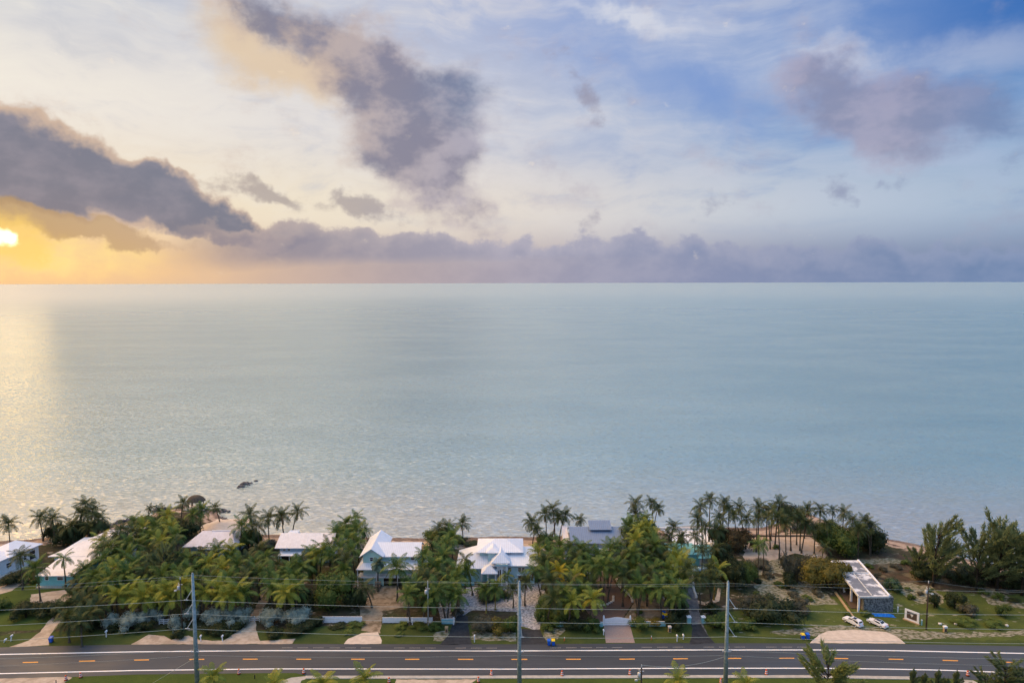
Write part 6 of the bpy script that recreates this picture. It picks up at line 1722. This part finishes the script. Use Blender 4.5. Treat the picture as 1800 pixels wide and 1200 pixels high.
# silver buttonwood and hedges along the road
for px, py, w, lab in [(222, 1112, 52, 'silver bush left of the wooden guard bench, below the yellow palms'), (262, 1098, 40, 'silver bush over the wooden guard bench'), (130, 1092, 26, 'small silver bush by the bend of the sandy driveway'),
      (330, 1096, 44, 'silver bush behind the left steel power pole'), (372, 1104, 64, 'dense silver bush right of the left steel power pole'), (412, 1102, 52, 'silver bush at the left of the sandy gateway'),
      (472, 1104, 46, 'silver bush at the right of the sandy gateway'), (512, 1106, 56, 'wide silver bush at the right end of the silver hedge'), (188, 1106, 34, 'outer left silver bush in the dark roadside thicket'),(300, 1112, 34, 'silver bush just left of the left steel power pole')]:
    B('silver_buttonwood', px, py + 4, w * 1.12, 38, 'silver', lab, hm=4.3)
for px, py, w, lab in [(150, 1112, 50, 'dark green hedge bush at the right edge of the sandy driveway'), (196, 1114, 50, 'dark green hedge bush below the outer left silver bush'), (245, 1116, 44, 'dark green hedge bush left of the wooden guard bench'),
      (310, 1126, 34, 'dark hedge bush beside the roadside sand, left of the steel pole'), (300, 1110, 30, 'hedge bush between the guard bench and the steel pole'), (372, 1120, 60, 'dark hedge bush below the dense silver bush'),
      (378, 1126, 46, 'dark hedge bush next to the white mailboxes'), (412, 1114, 40, 'dark hedge bush at the left of the sandy gateway'), (474, 1126, 44, 'dark hedge bush at the right of the sandy gateway'), (512, 1122, 64, 'dark hedge bush below the right end of the silver hedge'),
      (548, 1110, 50, 'dark shrub left of the left white fence')]:
    B('hedge_bush', px, py, w, 26, 'dark', lab, hm=2.4)
for px, py, w, h_, k, lab in [(590, 1108, 40, 16, 'dark', 'creeper bush in front of the left white fence'), (622, 1106, 40, 16, 'mid', 'green creeper in front of the right end of the left white fence'), (612, 1118, 30, 14, 'bright', 'small bright bush before the left white fence'),
      (702, 1108, 36, 16, 'bright', 'bright creeper in front of the right white fence'), (735, 1110, 46, 20, 'mid', 'green creeper bush at the middle of the right white fence'), (700, 1120, 26, 14, 'mid', 'small bush beside the pale sand driveway mouth'),
      (762, 1112, 40, 28, 'mid', 'bush beside the thin concrete pole'), (846, 1118, 56, 44, 'scrub', 'brownish hedge bush left in the tall hedge before the gravel court'), (872, 1120, 50, 44, 'olive', 'yellow flecked hedge bush in the middle of the tall hedge'),
      (898, 1120, 48, 44, 'mid', 'green hedge bush at the right end of the tall hedge'), (800, 1084, 34, 26, 'scrub', 'bush at the left mouth of the gravel court'), (965, 1112, 44, 26, 'mid', 'hedge bush at the left end of the teal garden wall'),
      (1012, 1114, 60, 40, 'dark', 'hedge bush covering the teal garden wall'), (1042, 1114, 44, 38, 'mid', 'hedge bush at the left post of the white gate'), (1128, 1112, 50, 34, 'mid', 'hedge bush on the teal wall right of the white gate'),
      (1155, 1106, 40, 26, 'olive', 'yellowish hedge plant right of the white gate'), (1186, 1112, 44, 44, 'dark', 'dark bush behind the tan utility box'), (1194, 1088, 44, 50, 'dark', 'dark tall bush left of the stone lined driveway mouth'),
      (1262, 1112, 50, 40, 'mid', 'green bush right of the teal gate pillars'), (1290, 1114, 50, 40, 'bright', 'lighter green bush at the foot of the right power pole'), (1256, 1086, 40, 34, 'dark', 'dark bush behind the right teal gate pillar'),
      (1322, 1112, 44, 30, 'mid', 'green bush right of the foot of the right power pole'), (1125, 1082, 22, 10, 'mid', 'low plants round the many stemmed palm clump')]:
    B('hedge_bush', px, py, w, h_, k, lab)
B('sago_bush', 1577, 1044, 40, 40, 'sago', 'blue green domed plant in the grass right of the derelict building', hm=4)

casuarina(1640, 1030, 21.5, 16.5, 'casuarina', 0, 'left windswept casuarina by the shore on the right', 0.55)
casuarina(1716, 1036, 18.5, 14, 'casuarina', 1, 'windswept casuarina second from the left on the right shore', 0.5)
casuarina(1752, 1038, 20.5, 19, 'casuarina', 2, 'dense windswept casuarina third from the left on the right shore', 0.6)
casuarina(1796, 1046, 17.5, 18, 'casuarina', 3, 'windswept casuarina cut by the right edge of the photo', 0.5)
casuarina(1772, 1030, 18, 16, 'casuarina', 1, 'windswept casuarina half hidden behind the dense one', 0.5)
casuarina(1612, 1012, 9, 9, 'casuarina', 1, 'small thin casuarina at the left foot of the left large one', 0.5)
casuarina(1452, 1240, 12.0, 12.0, 'pale', 4, 'pale feathery young tree on the near side of the road', 0.15, name='feathery_tree', need=0.085)
for px, py, H, k, lab in [(1604, 1222, 6.0, 'casuarina', 'leftmost of the narrow conical trees at the bottom right'), (1624, 1226, 5.4, 'casuarina', 'second narrow conical tree at the bottom right'), (1648, 1224, 6.0, 'casuarina', 'third narrow conical tree at the bottom right'),
      (1680, 1224, 5.8, 'casuarina', 'fourth narrow conical tree at the bottom right'), (1664, 1230, 4.6, 'casuarina', 'shorter conical tree between the third and fourth at the bottom right'), (1635, 1232, 4.6, 'casuarina', 'shorter conical tree in front of the second one at the bottom right')]:
    casuarina(px, py, H + 1.5, 4.6, k, 5, lab, 0.1, True, name='conical_tree')
for px, py, H, Wm, lab in [(1764, 1222, 8.0, 9, 'dark bushy tree over the last orange road dash'), (1730, 1226, 5.5, 7, 'low dark bushy tree left of the one over the last orange dash'), (1796, 1224, 6.0, 7, 'dark bushy tree in the bottom right corner')]:
    casuarina(px, py, H, Wm, 'casuarina', 6, lab, 0.2, name='bushy_tree', need=0.085)

rb = random.Random(5)
SC = [(1335, 1030), (1352, 1018), (1372, 1034), (1400, 1052), (1424, 1058), (1440, 1050), (1332, 1052), (1345, 1062), (1600, 1040), (1622, 1048), (1606, 1056), (1640, 1046), (1735, 1048), (1762, 1056), (1790, 1062), (1530, 1000), (1556, 1006), (1580, 1002), (1600, 996), (1612, 1012), (1545, 1018), (1820, 1052)]
LMK = ['below the slim palms', 'below the slim palms, second', 'left of the greyish scrub tree', 'below the greyish scrub tree', 'left of the olive seagrape', 'touching the olive seagrape', 'right of the steel pole top', 'above the brownish scrub mound', 'right of the blue green domed plant',
       'on the stones left of the wooden pole', 'low on the stones left of the wooden pole', 'on the stones behind the wooden pole', 'between the round dark bushes and the shore trees', 'on the pale track near the right edge', 'at the right end of the pale track', 'at the left of the brushy field behind the slab roof',
       'in the brushy field behind the slab roof', 'in the brushy field above the domed plant', 'in the brushy field left of the thin casuarina', 'below the thin small casuarina', 'between the slab roof and the domed plant', 'past the pale track, cut by the right edge']
for (px, py), w in zip(SC, LMK):
    B('low_bush', px, py, rb.uniform(16, 30), 10, rb.choice(['scrub', 'mid', 'dark', 'bright']), 'small low scrub bush ' + w, hm=rb.uniform(0.9, 1.8))
